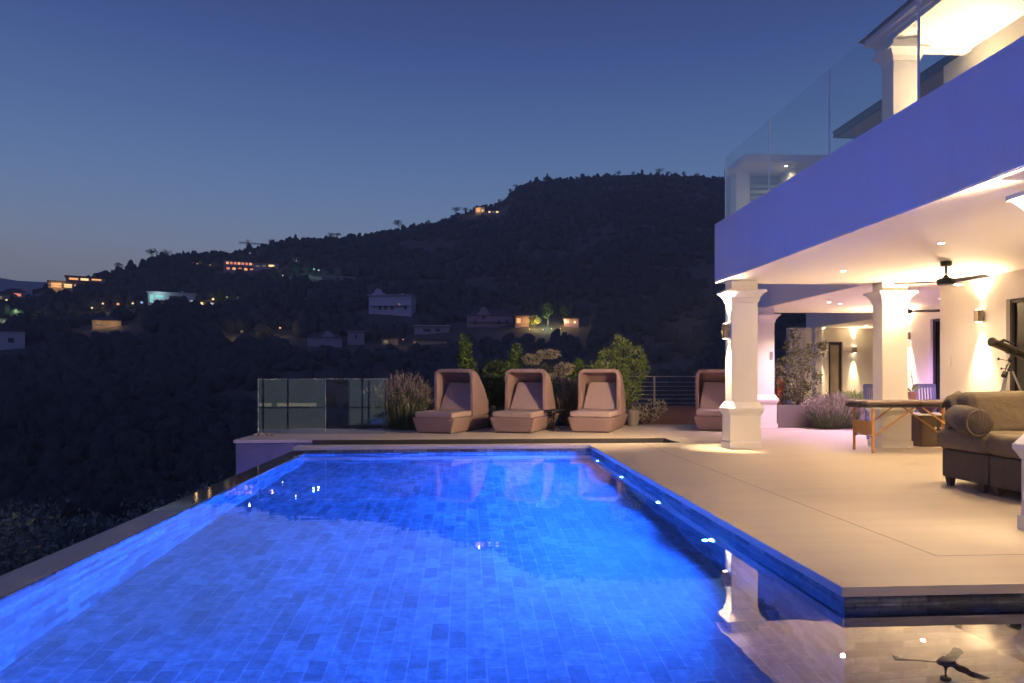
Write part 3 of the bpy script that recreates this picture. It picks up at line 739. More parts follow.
# ------------------------------------------------------------------ lamps of the house
WARM = (1.0, .76, .45)
WARM2 = (1.0, .71, .40)
LK = 1.9      # brightness of all house lamps
def wall_lamp(x, y, z, n, label, power=55, size=62, h=.20, color=WARM, up=True, down=True, tilt=.06, spill=0, wash=0, sdir=(-.75, .55, -.35)):
    """square up-and-down wall lamp; n = outward wall normal"""
    t = thing('wall_lamp', label, 'wall lamp', (x, y, z), group='up-and-down wall lamps of the villa')
    nx, ny = n
    def bx(a0, a1, b0, b1, z0, z1, name, m):     # a = along normal, b = along the wall
        q = MB()
        if abs(nx): q.box(*sorted((nx * a0, nx * a1)), b0, b1, z0, z1)
        else: q.box(b0, b1, *sorted((ny * a0, ny * a1)), z0, z1)
        return q.build(name, m, t, bevel=.004)
    bx(.001, .03, -.035, .035, -h * .35, h * .35, 'bracket', M['lamp_metal'])
    q = bx(.03, .125, -.05, .05, -h / 2, h / 2, 'housing', M['lamp_metal'])
    for s in (1, -1):
        bx(.045, .11, -.035, .035, *sorted((s * (h / 2 + .0015), s * (h / 2 + .004))), 'lens', M['lamp_glow'])
        if s > 0 and wash: lamp('SPOT', (x + nx * .10, y + ny * .10, z + h / 2 + .02), wash * LK, WARM2, t, (nx * 1.1, ny * 1.1, 1), 150, 1, .04)
        if (s > 0 and up) or (s < 0 and down):
            lamp('SPOT', (x + nx * .085, y + ny * .085, z + s * (h / 2 + .02)), power * LK, color, t, (-nx * tilt, -ny * tilt, s), size, 1, .02)
    if spill: lamp('SPOT', (x + nx * .15, y + ny * .15, z), spill * LK, WARM2, t, sdir, 135, 1, .06)
    return t
wall_lamp(4.615, 12.06, 2.06, (-1, 0), 'wall lamp on the pool side of the column at the far balcony corner', 330, 58, h=.26, spill=760, wash=405, sdir=(-.7, .65, -.14))
wall_lamp(4.615, 5.30, 2.06, (-1, 0), 'wall lamp on the pool side of the column beside the sofa', 50, 54, spill=75, wash=495, sdir=(-.75, -.05, -.66))
wall_lamp(8.65, 11.23, 2.28, (-1, 0), 'wall lamp on the cream wall behind the telescope', 460, 50, wash=585)
wall_lamp(8.65, 6.2, 2.28, (-1, 0), 'wall lamp on the cream wall between the sliding doors', 200, 46, wash=585)
wall_lamp(4.615, -1.4, 2.06, (-1, 0), 'wall lamp on the column at the near end of the terrace', 120, 50, spill=60, wash=495, sdir=(-.75, -.05, -.66))
wall_lamp(8.65, .8, 2.28, (-1, 0), 'wall lamp on the cream wall at the near end of the terrace', 200, 46, wash=585)
wall_lamp(11.0, 16.75, 2.27, (-1, 0), 'wall lamp on the purple-lit wall beside the far sliding door', 380, 46, wash=270)
wall_lamp(6.99, 16.75, 2.10, (-1, 0), 'wall lamp on the purple-lit column', 120, 40)
wall_lamp(12.25, 21.5, 2.10, (0, -1), 'wall lamp on the far wing wall beside the dark door', 280, 32, wash=40)
wall_lamp(11.15, 21.5, 2.10, (0, -1), 'wall lamp on the far wing wall behind the potted tree', 230, 32)
wall_lamp(8.65, 11.0, 5.55, (-1, 0), 'wall lamp on the upper terrace wall behind the balustrade', 200, 70, wash=260)
wall_lamp(8.65, 8.3, 5.55, (-1, 0), 'wall lamp on the upper terrace wall, closer to the pool corner', 200, 70, wash=260)

def downlight(x, y, z, label, power, size=95, color=WARM2, glow='lamp_glow', cat='downlight'):
    t = thing('downlight', label, cat, (x, y, z), group='recessed downlights in the terrace soffits')
    a = MB(); a.lathe([(.052, -.001), (.052, -.006), (.04, -.008)], n=20); a.build('trim_ring', M['cream_trim'], t)
    a = MB(); a.lathe([(.036, -.0085), (.034, -.0095)], n=20); a.build('lens', M[glow], t)
    if power: lamp('SPOT', (x, y, z - .03), power * LK, color, t, (0, 0, -1), size, .6, .03)
z1 = ZS - .012
downlight(5.93, 8.41, z1, 'recessed downlight in the soffit between the fan and the balcony edge', 85, 160)
downlight(5.95, 10.73, z1, 'recessed downlight in the soffit near the column at the balcony corner', 34, 160)
downlight(7.62, 11.25, z1, 'recessed downlight in the soffit right in front of the middle column', 46, 130)
downlight(7.6, 8.6, z1, 'recessed downlight in the soffit above the sofa back', 110, 160)
downlight(5.93, 6.0, z1, 'recessed downlight in the soffit above the sofa seat', 40, 160)
downlight(5.93, 3.5, z1, 'recessed downlight in the soffit beyond the sofa', 90, 160)
downlight(5.93, 1.0, z1, 'recessed downlight in the soffit at the near end of the terrace', 90, 160)
PURP = (.62, .36, 1.0)
downlight(8.57, 15.59, ZS - .010, 'violet recessed downlight in the second soffit by the planter', 230, 130, PURP, 'purple_glow')
downlight(10.17, 14.45, ZS - .010, 'violet recessed downlight in the second soffit by the far sliding door', 230, 130, PURP, 'purple_glow')
downlight(8.15, 15.3, ZS - .010, 'warm recessed downlight in the second soffit in front of the planter tree', 170, 140)
downlight(11.9, 20.2, 2.788, 'warm recessed downlight under the far wing soffit', 60, 110)
downlight(8.3, 17.75, 6.75, 'recessed downlight under the flat roof of the far upper room', 22, 160)
downlight(8.05, 9.8, 6.9, 'recessed downlight in the upper terrace ceiling', 80, 160)

def fan(x, y, z, rz, label):
    t = thing('ceiling_fan', label, 'ceiling fan', (x, y, z), rz, 'ceiling fans under the terrace soffits')
    a = MB(); a.lathe([(.075, -.001), (.075, -.06), (.06, -.075)], n=20); a.build('canopy', M['black_metal'], t, smooth=False, bevel=.004)
    a = MB(); a.tube([(0, 0, -.07), (0, 0, -.24)], .016, 10); a.build('rod', M['black_metal'], t)
    a = MB(); a.lathe([(.03, -.20), (.045, -.235), (.11, -.255), (.125, -.275), (.125, -.325), (.10, -.345), (.03, -.35)], n=24); a.build('motor', M['black_metal'], t)
    for k in range(3):
        an = 2 * math.pi * k / 3; a = MB(); c, s = math.cos(an), math.sin(an)
        prof = [(.12, .045), (.22, .062), (.62, .068), (.68, .05)]
        top = [(r, w) for r, w in prof] + [(r, -w) for r, w in reversed(prof)]
        vs = []
        for zz in (-.292, -.303):
            for r, w in top: vs.append((r * c - w * s, r * s + w * c, zz - w * .22))
        n = len(top); a.add(vs, [tuple(range(n)), tuple(range(2 * n - 1, n - 1, -1))] + [(i, i + n, (i + 1) % n + n, (i + 1) % n) for i in range(n)])
        a.build('blade', M['black_metal'], t)
    return t
fan(6.95, 9.75, z1, R(160), 'dark three-blade ceiling fan hanging over the sofa end of the terrace')
fan(9.3, 14.3, ZS - .010, R(-20), 'dark ceiling fan hanging in the violet-lit part of the terrace')

# ------------------------------------------------------------------ sun loungers with hoods
def make_lounger():
    t = thing('hooded_lounger', 'mauve wicker lounger', 'sun lounger')
    a = MB(); a.frust((-.43, .43, .05, 2.12, .03), (-.52, .52, 0, 2.22, .345)); a.build('base', M['wicker'], t, bevel=.02)
    a = MB(); a.box(-.40, .40, .10, 2.05, 0, .031); a.build('plinth', M['planter'], t)
    a = MB(); a.box(-.465, .465, .015, 1.22, .347, .475); a.build('seat_cushion', M['cushion'], t, bevel=.035, seg=4)
    # hood: arched shell lofted from the opening to the low tail
    secs = [(1.02, .50, 1.43, .16), (1.20, .50, 1.435, .16), (1.42, .50, 1.38, .18), (1.72, .495, 1.12, .2), (1.98, .485, .80, .2), (2.14, .47, .52, .12), (2.17, .46, .36, .005)]
    rings = []
    for y, w, z, r in secs:
        ring = [(-w, y, .35), (-w, y, .35 + (z - r - .35) * .5)]
        for k in range(6):
            an = math.pi - k / 5 * math.pi / 2; ring.append((-w + r + r * math.cos(an), y, z - r + r * math.sin(an)))
        for k in range(6):
            an = math.pi / 2 - k / 5 * math.pi / 2; ring.append((w - r + r * math.cos(an), y, z - r + r * math.sin(an)))
        ring += [(w, y, .35 + (z - r - .35) * .5), (w, y, .35)]
        rings.append(ring)
    n = len(rings[0]); a = MB(); a.v = [p for r in rings for p in r]
    a.f = [(i * n + k, i * n + k + 1, (i + 1) * n + k + 1, (i + 1) * n + k) for i in range(len(rings) - 1) for k in range(n - 1)]
    h = a.build('hood', M['hood_fabric'], t, smooth=True)
    so = h.modifiers.new('Solidify', 'SOLIDIFY'); so.thickness = .075; so.offset = -1
    be = h.modifiers.new('Bevel', 'BEVEL'); be.width = .012; be.segments = 2; be.angle_limit = R(50)
    # seam rib round the opening
    a = MB(); a.tube([(x, y + .06, z + .002) for x, y, z in rings[0]], .007, 6); a.build('piping', M['cushion'], h, smooth=True)
    a = MB(); a.frust((-.42, .42, 1.08, 1.24, .47), (-.33, .33, 1.44, 1.56, 1.12)); a.build('back_cushion', M['cushion'], t, bevel=.04, seg=4)
    return t
lo = make_lounger()
spots = [(-.75, 15.48, -25, 'mauve hooded sun lounger next to the tall lavender at the glass end'),
         (.98, 15.43, -22, 'mauve hooded sun lounger in front of the cream flowering shrub'),
         (2.73, 15.45, -22, 'mauve hooded sun lounger in front of the bushy green tree'),
         (5.72, 15.72, -20, 'mauve hooded sun lounger half hidden behind the column')]
for i, (x, y, a_, lab) in enumerate(spots):
    o = lo if i == 0 else copy_tree(lo)
    o.location = (x, y, 0); o.rotation_euler = (0, 0, R(a_)); tag(o, lab, 'sun lounger', 'hooded sun loungers on the back deck')

# side table between two loungers
t = thing('side_table', 'small dark side table between two hooded loungers', 'side table', (2.02, 16.25, 0))
a = MB(); a.lathe([(.26, .455), (.27, .465), (.27, .48), (.26, .487)], n=24); a.build('table_top', M['black_metal'], t)
for k in range(3):
    an = 2 * math.pi * k / 3 + .4; a = MB(); a.tube([(.2 * math.cos(an), .2 * math.sin(an), 0), (-.08 * math.cos(an), -.08 * math.sin(an), .455)], .011, 8); a.build('leg', M['black_metal'], t)
# metal chair near the railing
t = thing('garden_chair', 'thin black metal chair standing at the edge of the mulch', 'chair', (6.15, 17.3, 0), R(35))
for sx in (-.22, .22):
    a = MB(); a.tube([(sx, -.22, 0), (sx, -.2, .43), (sx, -.2, .66)], .012, 8); a.build('leg', M['steel'], t)
    a = MB(); a.tube([(sx, .26, 0), (sx, .2, .43), (sx, .3, .92)], .012, 8); a.build('leg', M['steel'], t)
    a = MB(); a.tube([(sx, -.2, .66), (sx, .24, .68)], .012, 8); a.build('armrest', M['steel'], t)
a = MB(); a.box(-.22, .22, -.2, .2, .42, .44); a.build('seat', M['black_metal'], t, bevel=.008)
a = MB()
for z in (.6, .7, .8, .91): a.tube([(-.22, .2 + (z - .43) * .2, z), (.22, .2 + (z - .43) * .2, z)], .009, 6)
a.build('backrest', M['steel'], t)
# garden stake lamp
t = thing('garden_lamp', 'small pale garden lamp on a stake behind the loungers', 'garden lamp', (.66, 17.55, -.03))
a = MB(); a.tube([(0, 0, 0), (0, 0, .4)], .012, 8); a.build('stake', M['black_metal'], t)
a = MB(); a.lathe([(.03, .40), (.05, .41), (.055, .53), (.02, .56)], n=14); a.build('lamp_shade', surf('pale_shade', (.6, .5, .28), None, 8, .5), t)

# pile of small stones at the glass end of the deck
a = MB()
for k in range(16):
    x, y = -4.28 + rnd.uniform(-.26, .3), 15.2 + rnd.uniform(-.1, .12); s = rnd.uniform(.035, .075)
    a.lathe([(s * .6, 0), (s, s * .3), (s * .8, s * .7), (s * .3, s * .85)], (x, y, .0), 7)
o = a.build('pebbles', M['rubble'], smooth=True, kind='stuff'); tag(o, 'little heap of pale pebbles on the deck by the glass end', 'pebbles')

# ------------------------------------------------------------------ glass balustrade and metal railing
t = thing('glass_balustrade', 'low frameless glass balustrade at the valley end of the back deck', 'balustrade', (-4.55, 15.62, 0))
for x0, x1 in ((-4.55, -3.12), (-3.10, -1.75)):
    g = MB(); g.box(x0, x1, 15.614, 15.626, .012, 1.2); p = g.build('glass_panel', M['balustrade_glass'], t, world=True)
    e = MB(); e.box(x0, x1, 15.613, 15.627, 1.2005, 1.206); e.box(x0 - .006, x0 - .0005, 15.613, 15.627, .012, 1.206); e.build('glass_edge', M['glass_edge'], p, world=True)
g = MB(); g.box(-4.556, -4.544, 15.64, 18.0, .012, 1.2); p = g.build('glass_panel', M['balustrade_glass'], t, world=True)
g = MB(); g.box(-4.5, -1.8, 15.60, 15.612, 0, .05); g.box(-4.5, -1.8, 15.628, 15.64, 0, .05); g.build('base_channel', M['steel'], t, world=True)
t = thing('metal_railing', 'grey metal railing with horizontal bars behind the mulch bed', 'railing', (4.3, 21.1, 0))
for k in range(5):
    x = 4.36 + 1.36 * k
    a = MB(); a.box(x - .025, x + .025, 21.07, 21.13, .2, 1.24); a.build('post', M['steel'], t, world=True, bevel=.005)
a = MB(); a.box(4.3, 9.85, 21.065, 21.135, 1.241, 1.27); a.build('handrail', M['steel'], t, world=True, bevel=.006)
for k in range(6):
    a = MB(); a.tube([(4.3, 21.1, .44 + k * .128), (9.85, 21.1, .44 + k * .128)], .011, 8); a.build('bar', M['steel'], t, world=True)

# ------------------------------------------------------------------ sofa
t = thing('sofa', 'deep olive brown sofa with rolled arm and a chaise beside the pool terrace', 'sofa', (6.0, 6.6, 0))
def sb(name, mat, b, bevel=.05, parent=None, seg=4):
    a = MB(); a.box(*b); return a.build(name, mat, parent or t, world=True, bevel=bevel, seg=seg)
for b in ((5.55, 7.7, 7.14, 7.86), (5.55, 6.7, 5.40, 7.12)):
    sb('skirt', M['sofa_skirt'], (b[0], b[1], b[2], b[3], .1, .425), .02)
for b in ((5.50, 6.6, 7.13, 7.9), (6.61, 7.7, 7.13, 7.9), (5.50, 6.72, 5.38, 7.12)):
    sb('seat_cushion', M['sofa_fabric'], (b[0], b[1], b[2], b[3], .43, .655), .07)
for x0, x1 in ((5.70, 6.68), (6.69, 7.66)):
    a = MB()
    a.add([(x0, 7.46, .62), (x1, 7.46, .62), (x1, 7.86, .62), (x0, 7.86, .62), (x0 + .03, 7.64, 1.08), (x1 - .02, 7.64, 1.10), (x1 - .02, 7.92, 1.10), (x0 + .03, 7.92, 1.08)],
          [(3, 2, 1, 0), (4, 5, 6, 7), (0, 1, 5, 4), (1, 2, 6, 5), (2, 3, 7, 6), (3, 0, 4, 7)])
    a.build('back_cushion', M['sofa_fabric'], t, world=True, bevel=.09, seg=5)
sb('backrest', M['sofa_skirt'], (5.72, 7.7, 7.93, 8.08, .1, 1.0), .05)
a = MB()
a.tube([(5.46, 7.14, .765), (5.465, 7.17, .765), (5.56, 7.45, .775), (5.69, 7.75, .79), (5.71, 7.88, .79)], [.10, .15, .16, .15, .11], 22)
a.build('arm', M['sofa_skirt'], t, world=True, smooth=True)
a = MB(); a.tube([(5.462 + .135 * math.cos(q), 7.15, .765 + .135 * math.sin(q)) for q in [k * 2 * math.pi / 24 for k in range(25)]], .009, 6); a.build('arm_piping', M['sofa_fabric'], t, world=True, smooth=True)
for x in (5.6, 6.6):
    for y in (5.5, 7.05, 7.25, 7.78):
        a = MB(); a.frust((x - .025, x + .025, y - .025, y + .025, 0), (x - .04, x + .04, y - .04, y + .04, .1)); a.build('leg', M['bark'], t, world=True)
o = thing('crumpled_throw', 'crumpled brown throw piled behind the rolled arm of the sofa', 'throw', (5.86, 7.98, .93))
a = MB(); n = 14
for j in range(n + 1):
    for i in range(n + 1):
        x, y = (i / n - .5) * .34, (j / n - .5) * .3; rr_ = math.hypot(x / .17, y / .15)
        a.v.append((x, y, .02 + .13 * max(0, 1 - rr_ ** 2 * .6) + .06 * noise.noise((x * 9, y * 9, 4)) - .12 * max(0, rr_ - .8)))
for j in range(n):
    for i in range(n):
        q = j * (n + 1) + i; a.f.append((q, q + 1, q + n + 2, q + n + 1))
c = a.build('cloth', M['sofa_fabric'], o, smooth=True); so = c.modifiers.new('Solidify', 'SOLIDIFY'); so.thickness = .02

# ------------------------------------------------------------------ telescope
t = thing('telescope', 'dark reflector telescope on a tripod behind the sofa', 'telescope', (7.38, 9.1, 0))
def tw(name, mat, pts, rad, n=14, parent=None, smooth=True):
    a = MB(); a.tube(pts, rad, n); return a.build(name, mat, parent or t, smooth=False, world=False)
A_ = Vector((-.30, -.06, 1.735)); B_ = Vector((.46, .12, 1.50)); dv = (B_ - A_)
q = tw('tube', M['telescope'], [A_, A_ + dv * .03, A_ + dv * .04, B_ - dv * .04, B_ - dv * .03, B_], [.062, .062, .056, .056, .06, .06], 20)
tw('front_cap', M['black_metal'], [A_ - dv * .012, A_ + dv * .002], [.05, .06], 20, q)
tw('finder_scope', M['black_metal'], [A_ + dv * .3 + Vector((0, 0, .095)), A_ + dv * .52 + Vector((0, 0, .095))], .015, 10, q)
tw('focuser', M['black_metal'], [A_ + dv * .14 + Vector((0, -.05, .02)), A_ + dv * .14 + Vector((0, -.12, .05))], .02, 10, q)
tw('tube_ring', M['black_metal'], [A_ + dv * .40, A_ + dv * .43], .064, 20, q)
tw('tube_ring', M['black_metal'], [A_ + dv * .52, A_ + dv * .55], .064, 20, q)
tw('mount', M['black_metal'], [(0, 0, 1.33), (0, 0, 1.42), (.02, .0, 1.48), (.06, 0, 1.56)], [.05, .03, .035, .022], 12)
tw('counterweight_bar', M['steel'], [(.02, 0, 1.46), (-.13, -.08, 1.28)], .007, 8)
tw('counterweight', M['black_metal'], [(-.10, -.064, 1.315), (-.14, -.086, 1.268)], .035, 14)
tw('control_knob', M['black_metal'], [(.02, -.05, 1.46), (-.2, -.09, 1.50), (-.22, -.09, 1.50)], [.004, .004, .022], 10)
tw('control_knob', M['black_metal'], [(.02, -.05, 1.36), (-.16, -.09, 1.37), (-.18, -.09, 1.37)], [.004, .004, .018], 10)
for k in range(3):
    an = R(205 + 120 * k)
    a = MB(); a.bar((.04 * math.cos(an), .04 * math.sin(an), 1.34), (.50 * math.cos(an), .50 * math.sin(an), 0), .028, .02); a.build('tripod_leg', M['steel'], t)
tw('tray', M['black_metal'], [(0, 0, 1.06), (0, 0, 1.07)], .11, 3)

# ------------------------------------------------------------------ folding massage table and things behind it
t = thing('massage_table', 'folding massage table with wooden legs in front of the middle column', 'massage table', (7.4, 11.4, 0))
for x0, x1 in ((6.44, 7.36), (7.37, 8.30)):
    a = MB(); a.box(x0, x1, 11.06, 11.74, .80, .86); a.build('padded_top', M['beige_vinyl'], t, world=True, bevel=.025, seg=3)
    a = MB(); a.box(x0 + .01, x1 - .01, 11.07, 11.73, .75, .80); a.build('frame', M['dark_vinyl'], t, world=True, bevel=.008)
for x in (6.58, 8.18):
    for y in (11.12, 11.68):
        a = MB(); a.box(x - .018, x + .018, y - .018, y + .018, 0, .735); a.build('leg', M['wood'], t, world=True, bevel=.005)
    a = MB(); a.box(x - .012, x + .012, 11.142, 11.658, .30, .52); a.build('end_board', M['wood'], t, world=True, bevel=.004)
    a = MB(); a.tube([(x, 11.142, .30)] + [(x, 11.40 - .258 * math.cos(k * math.pi / 8), .24 + .05 * math.sin(k * math.pi / 8)) for k in range(9)] + [(x, 11.658, .3)], .012, 6); a.build('end_rail', M['wood'], t, world=True)
for x0, x1 in ((6.60, 7.30), (8.16, 7.46)):
    for y in (11.12, 11.68):
        a = MB(); a.bar((x0, y + .035, .26), (x1, y + .035, .74), .016, .026); a.build('brace', M['wood'], t, world=True)
a = MB(); a.box(6.41, 6.439, 11.2, 11.6, .74, .83); a.build('end_handle', M['dark_vinyl'], t, world=True, bevel=.01)

t.location.x += .09
t = thing('cabinet', 'low dark brown cabinet with small round knob beside the middle column', 'cabinet', (8.4, 12.3, 0))
a = MB(); a.box(8.10, 8.74, 12.05, 12.55, 0, .56); a.build('body', M['brown_box'], t, world=True, bevel=.01)
a = MB(); a.box(8.13, 8.41, 12.035, 12.049, .06, .50); a.build('door', M['brown_box'], t, world=True, bevel=.003)
a = MB(); a.box(8.43, 8.71, 12.035, 12.049, .06, .50); a.build('door', M['brown_box'], t, world=True, bevel=.003)
for x in (8.37, 8.47):
    a = MB(); a.tube([(x, 12.036, .34), (x, 12.01, .34)], [.012, .022], 10); a.build('knob', M['cream_trim'], t, world=True)
a = MB(); a.box(8.04, 8.86, 11.98, 12.6, .562, .585); a.build('top', M['white_cloth'], t, world=True, bevel=.006)
t = thing('bowl', 'dark violet bowl on top of the low brown cabinet', 'bowl', (8.36, 12.28, .586))
a = MB(); a.lathe([(.07, 0), (.12, .03), (.19, .10), (.20, .13), (.185, .13), (.11, .045), (.02, .03)], n=24); a.build('vessel', surf('violet_glaze', (.09, .05, .13), (.07, .03, .1), 6, .3), t, smooth=True)
def glass_bottle(x, y, z, h, c, lab):
    t = thing('bottle', lab, 'bottle', (x, y, z))
    a = MB(); a.lathe([(.03, 0), (.034, .01), (.034, h * .6), (.013, h * .75), (.012, h * .95), (.002, h * .955)], n=14); a.build('body', surf('bottle_glass', c, None, 4, .15), t, smooth=True)
    a = MB(); a.lathe([(.014, h * .955), (.014, h), (.002, h + .002)], n=12); a.build('cap', M['cream_trim'], t)
glass_bottle(8.62, 12.2, .586, .26, (.35, .08, .06), 'small red bottle on the low brown cabinet')
glass_bottle(8.72, 12.36, .586, .22, (.12, .25, .4), 'small blue bottle on the low brown cabinet')

t = thing('dining_table', 'white topped dining table behind the middle column', 'table', (9.1, 13.4, 0))
a = MB(); a.box(8.3, 9.95, 12.95, 13.75, .725, .76); a.build('table_top', M['white_cloth'], t, world=True, bevel=.006)
for x in (8.36, 9.89):
    for y in (13.01, 13.69):
        a = MB(); a.box(x - .03, x + .03, y - .03, y + .03, 0, .724); a.build('leg', M['blue_slat'], t, world=True, bevel=.005)
def chair(x, y, rz, lab):
    t = thing('slatted_chair', lab, 'chair', (x, y, 0), rz, 'blue slatted chairs round the dining table')
    a = MB(); a.box(-.24, .24, -.24, .22, .43, .46); a.build('seat', M['blue_slat'], t, bevel=.008)
    for sx in (-.22, .22):
        a = MB(); a.box(sx - .02, sx + .02, -.24, -.20, 0, .429); a.build('leg', M['blue_slat'], t, bevel=.004)
        a = MB(); a.add([], []); a.bar((sx, .22, 0), (sx, .29, 1.10), .04, .04); a.build('leg', M['blue_slat'], t, bevel=.004)
    b = MB(); b.box(-.2, .2, .268, .298, 1.03, 1.11); b.box(-.2, .2, .235, .262, .55, .60)
    for k in range(6):
        xx = -.165 + .066 * k; b.bar((xx, .25, .59), (xx, .283, 1.04), .036, .012)
    b.build('backrest', M['blue_slat'], t, bevel=.003)
chair(9.42, 13.55, R(4), 'pale blue slatted chair behind the dining table by the door')
chair(8.25, 13.35, R(88), 'pale blue slatted chair at the head of the dining table, mostly behind the column')
t = thing('orchid_pot', 'small pink pot with an orchid on the dining table', 'potted orchid', (8.62, 13.05, .761))
a = MB(); a.lathe([(.055, 0), (.06, .01), (.085, .19), (.088, .2), (.075, .2), (.07, .17)], n=18); a.build('pot', surf('pink_pot', (.42, .18, .15), None, 8, .5), t, smooth=True)
a = MB(); a.tube([(0, 0, .16), (.01, 0, .35), (-.01, 0, .5), (-.04, -.02, .6)], .005, 6); a.build('stem', M['bark'], t)
C = []; D = []; 
for k in range(9):
    an = k * 2.4; C.append((.09 * math.cos(an), .09 * math.sin(an), .25 + .02 * (k % 3))); D.append((math.cos(an), math.sin(an), .7))
quads('leaves', M['foliage_shrub'], C, D, [.24] * 9, [.045] * 9, t, 4)
C = [(-.01 - .03 * k / 8, -.01, .42 + .025 * k) for k in range(9)]
quads('flowers', M['flower_pink'], C, [(math.cos(k * 2), math.sin(k * 2), .3) for k in range(9)], [.05] * 9, [.04] * 9, t, 5)

# ------------------------------------------------------------------ planting
def shrub(name, label, cat, x, y, z, lobes, mat, n, ll, lw, seed, trunk=None, up=.3, group=None, crown='foliage', tr=.025):
    t = thing(name, label, cat, (x, y, z), 0, group)
    rs = np.random.RandomState(seed); p, d = cloud_points(rs, lobes, n)
    quads(crown, mat, p, d + rs.normal(0, .55, (n, 3)) + np.array([0, 0, up]), rs.uniform(ll * .6, ll * 1.3, n), rs.uniform(lw * .7, lw * 1.25, n), t, seed)
    a = MB()
    for (cx, cy, cz, rx, ry, rz) in lobes[:9]:
        m = Vector((cx * .35 + rs.uniform(-.04, .04), cy * .35, cz * .5)); a.tube([(rs.uniform(-.04, .04), rs.uniform(-.04, .04), -.05), m, (cx, cy, cz + rz * .5)], [tr, tr * .6, tr * .2], 6)
    a.build(trunk or 'stems', M['bark'], t)
    return t
def rlobes(seed, n, rx, ry, z0, z1, s, taper=0):
    r = random.Random(seed); out = []
    for k in range(n):
        f = (k + .5) / n; z = z0 + (z1 - z0) * f; w = 1 - taper * f; an = r.uniform(0, 6.28); q = r.uniform(.2, 1) * w
        out.append((rx * q * math.cos(an), ry * q * math.sin(an), z, s * r.uniform(.7, 1.2) * (1 - taper * f * .6), s * r.uniform(.7, 1.2) * (1 - taper * f * .6), s * r.uniform(.8, 1.3)))
    return out
shrub('conical_shrub', 'upright pointed green shrub rising behind the lounger by the lavender', 'shrub', -.05, 18.4, .05, rlobes(1, 14, .36, .34, .3, 2.15, .24, .8), M['foliage_shrub'], 2600, .10, .05, 11)
shrub('leafy_shrub', 'dark leafy shrub between the two loungers nearest the glass', 'shrub', .62, 18.2, .05, rlobes(2, 14, .45, .35, .25, 1.45, .26, .2), M['foliage_dark'], 2800, .11, .055, 12)
shrub('leafy_shrub', 'sparse yellow green shrub with one tall shoot behind the second lounger', 'shrub', 1.22, 18.5, .05, rlobes(3, 14, .28, .3, .3, 1.9, .2, .55), M['foliage_shrub'], 2000, .09, .05, 13)
shrub('leafy_shrub', 'mid green shrub behind the reeds and the side table', 'shrub', 2.95, 18.5, .05, rlobes(4, 12, .42, .35, .3, 1.5, .24, .4), M['foliage_shrub'], 2400, .09, .05, 14)
shrub('leafy_shrub', 'low broad green shrub filling the gap under the cream flower heads', 'shrub', 1.75, 18.0, .0, rlobes(6, 14, .7, .35, .2, 1.0, .27, .1), M['foliage_shrub'], 2200, .09, .05, 27)
shrub('leafy_shrub', 'low dark green shrub at the foot of the bushy tree behind the third lounger', 'shrub', 3.5, 18.1, .0, rlobes(7, 12, .5, .35, .2, .9, .25, .1), M['foliage_dark'], 1800, .10, .05, 28)
t = shrub('flowering_shrub', 'spreading shrub with flat cream flower heads above the second lounger', 'flowering shrub', 2.0, 18.5, .05,
          [(-.35, 0, 1.05, .3, .3, .35), (.1, .05, 1.25, .3, .3, .3), (.5, 0, 1.0, .3, .3, .3), (.6, 0, .6, .3, .3, .3), (-.1, 0, .6, .4, .3, .4)], M['foliage_olive'], 900, .09, .045, 15)
rs = np.random.RandomState(16)
for q, lob in enumerate([(-.28, -.05, 1.66, .26, .22, .15), (.16, -.05, 1.80, .34, .26, .13), (.58, -.08, 1.42, .28, .22, .16), (.34, -.15, 1.15, .26, .2, .16), (.72, -.15, .98, .22, .2, .16)]):
    p, d = cloud_points(rs, [lob], 330); quads('flower_head', M['flower_cream'], p, d + rs.normal(0, .5, (330, 3)), rs.uniform(.05, .09, 330), rs.uniform(.04, .07, 330), t, 17 + q)
shrub('bushy_tree', 'bushy multi-stemmed green tree behind the third lounger', 'tree', 4.02, 18.7, .0,
      [(-.42, 0, 1.15, .36, .34, .36), (.02, .05, 1.3, .4, .4, .42), (.48, 0, 1.35, .36, .34, .4), (-.22, 0, 1.7, .3, .3, .32), (.22, 0, 1.95, .26, .26, .34), (.60, 0, 1.75, .2, .2, .34), (.05, 0, 2.12, .16, .16, .3), (.42, 0, .85, .3, .3, .3), (.15, 0, .6, .28, .28, .3), (-.58, 0, 1.45, .18, .2, .25), (.8, 0, 1.5, .14, .16, .22)],
      M['foliage_yellow'], 3000, .10, .05, 18, 'trunk', crown='crown', tr=.035)
# tall lavender beside the first lounger
def tufts(name, label, cat, x, y, z, w, d, h, n, leafm, flowerm, seed, spread=.25, fl=.3, group=None, lw=.012):
    t = thing(name, label, cat, (x, y, z), 0, group); rs = np.random.RandomState(seed)
    bx = rs.uniform(-w, w, n); by = rs.uniform(-d, d, n); e = np.sqrt((bx / w) ** 2 + (by / d) ** 2); k = e < 1.05; bx, by, e = bx[k], by[k], e[k]; m = len(bx)
    hh = h * rs.uniform(.5, 1.05, m) * (1 - .25 * e); dirs = np.stack([bx / w * spread + rs.normal(0, .12, m), by / d * spread + rs.normal(0, .12, m), np.ones(m)], 1)
    dirs /= np.linalg.norm(dirs, axis=1)[:, None]; base = np.stack([bx * .7, by * .7, np.zeros(m)], 1)
    quads('leaves', leafm, base + dirs * hh[:, None] * .45, dirs, hh * .9, np.full(m, lw * 1.6), t, seed)
    q = rs.rand(m) < .55; top = base + dirs * hh[:, None]
    tt = top[q]; nf = len(tt); C = np.concatenate([tt - dirs[q] * .05 * j for j in range(3)])
    quads('flowers', flowerm, C, np.tile(dirs[q], (3, 1)) + rs.normal(0, .35, (nf * 3, 3)), np.full(nf * 3, .09 * fl / .3), np.full(nf * 3, .028), t, seed + 1)
    return t
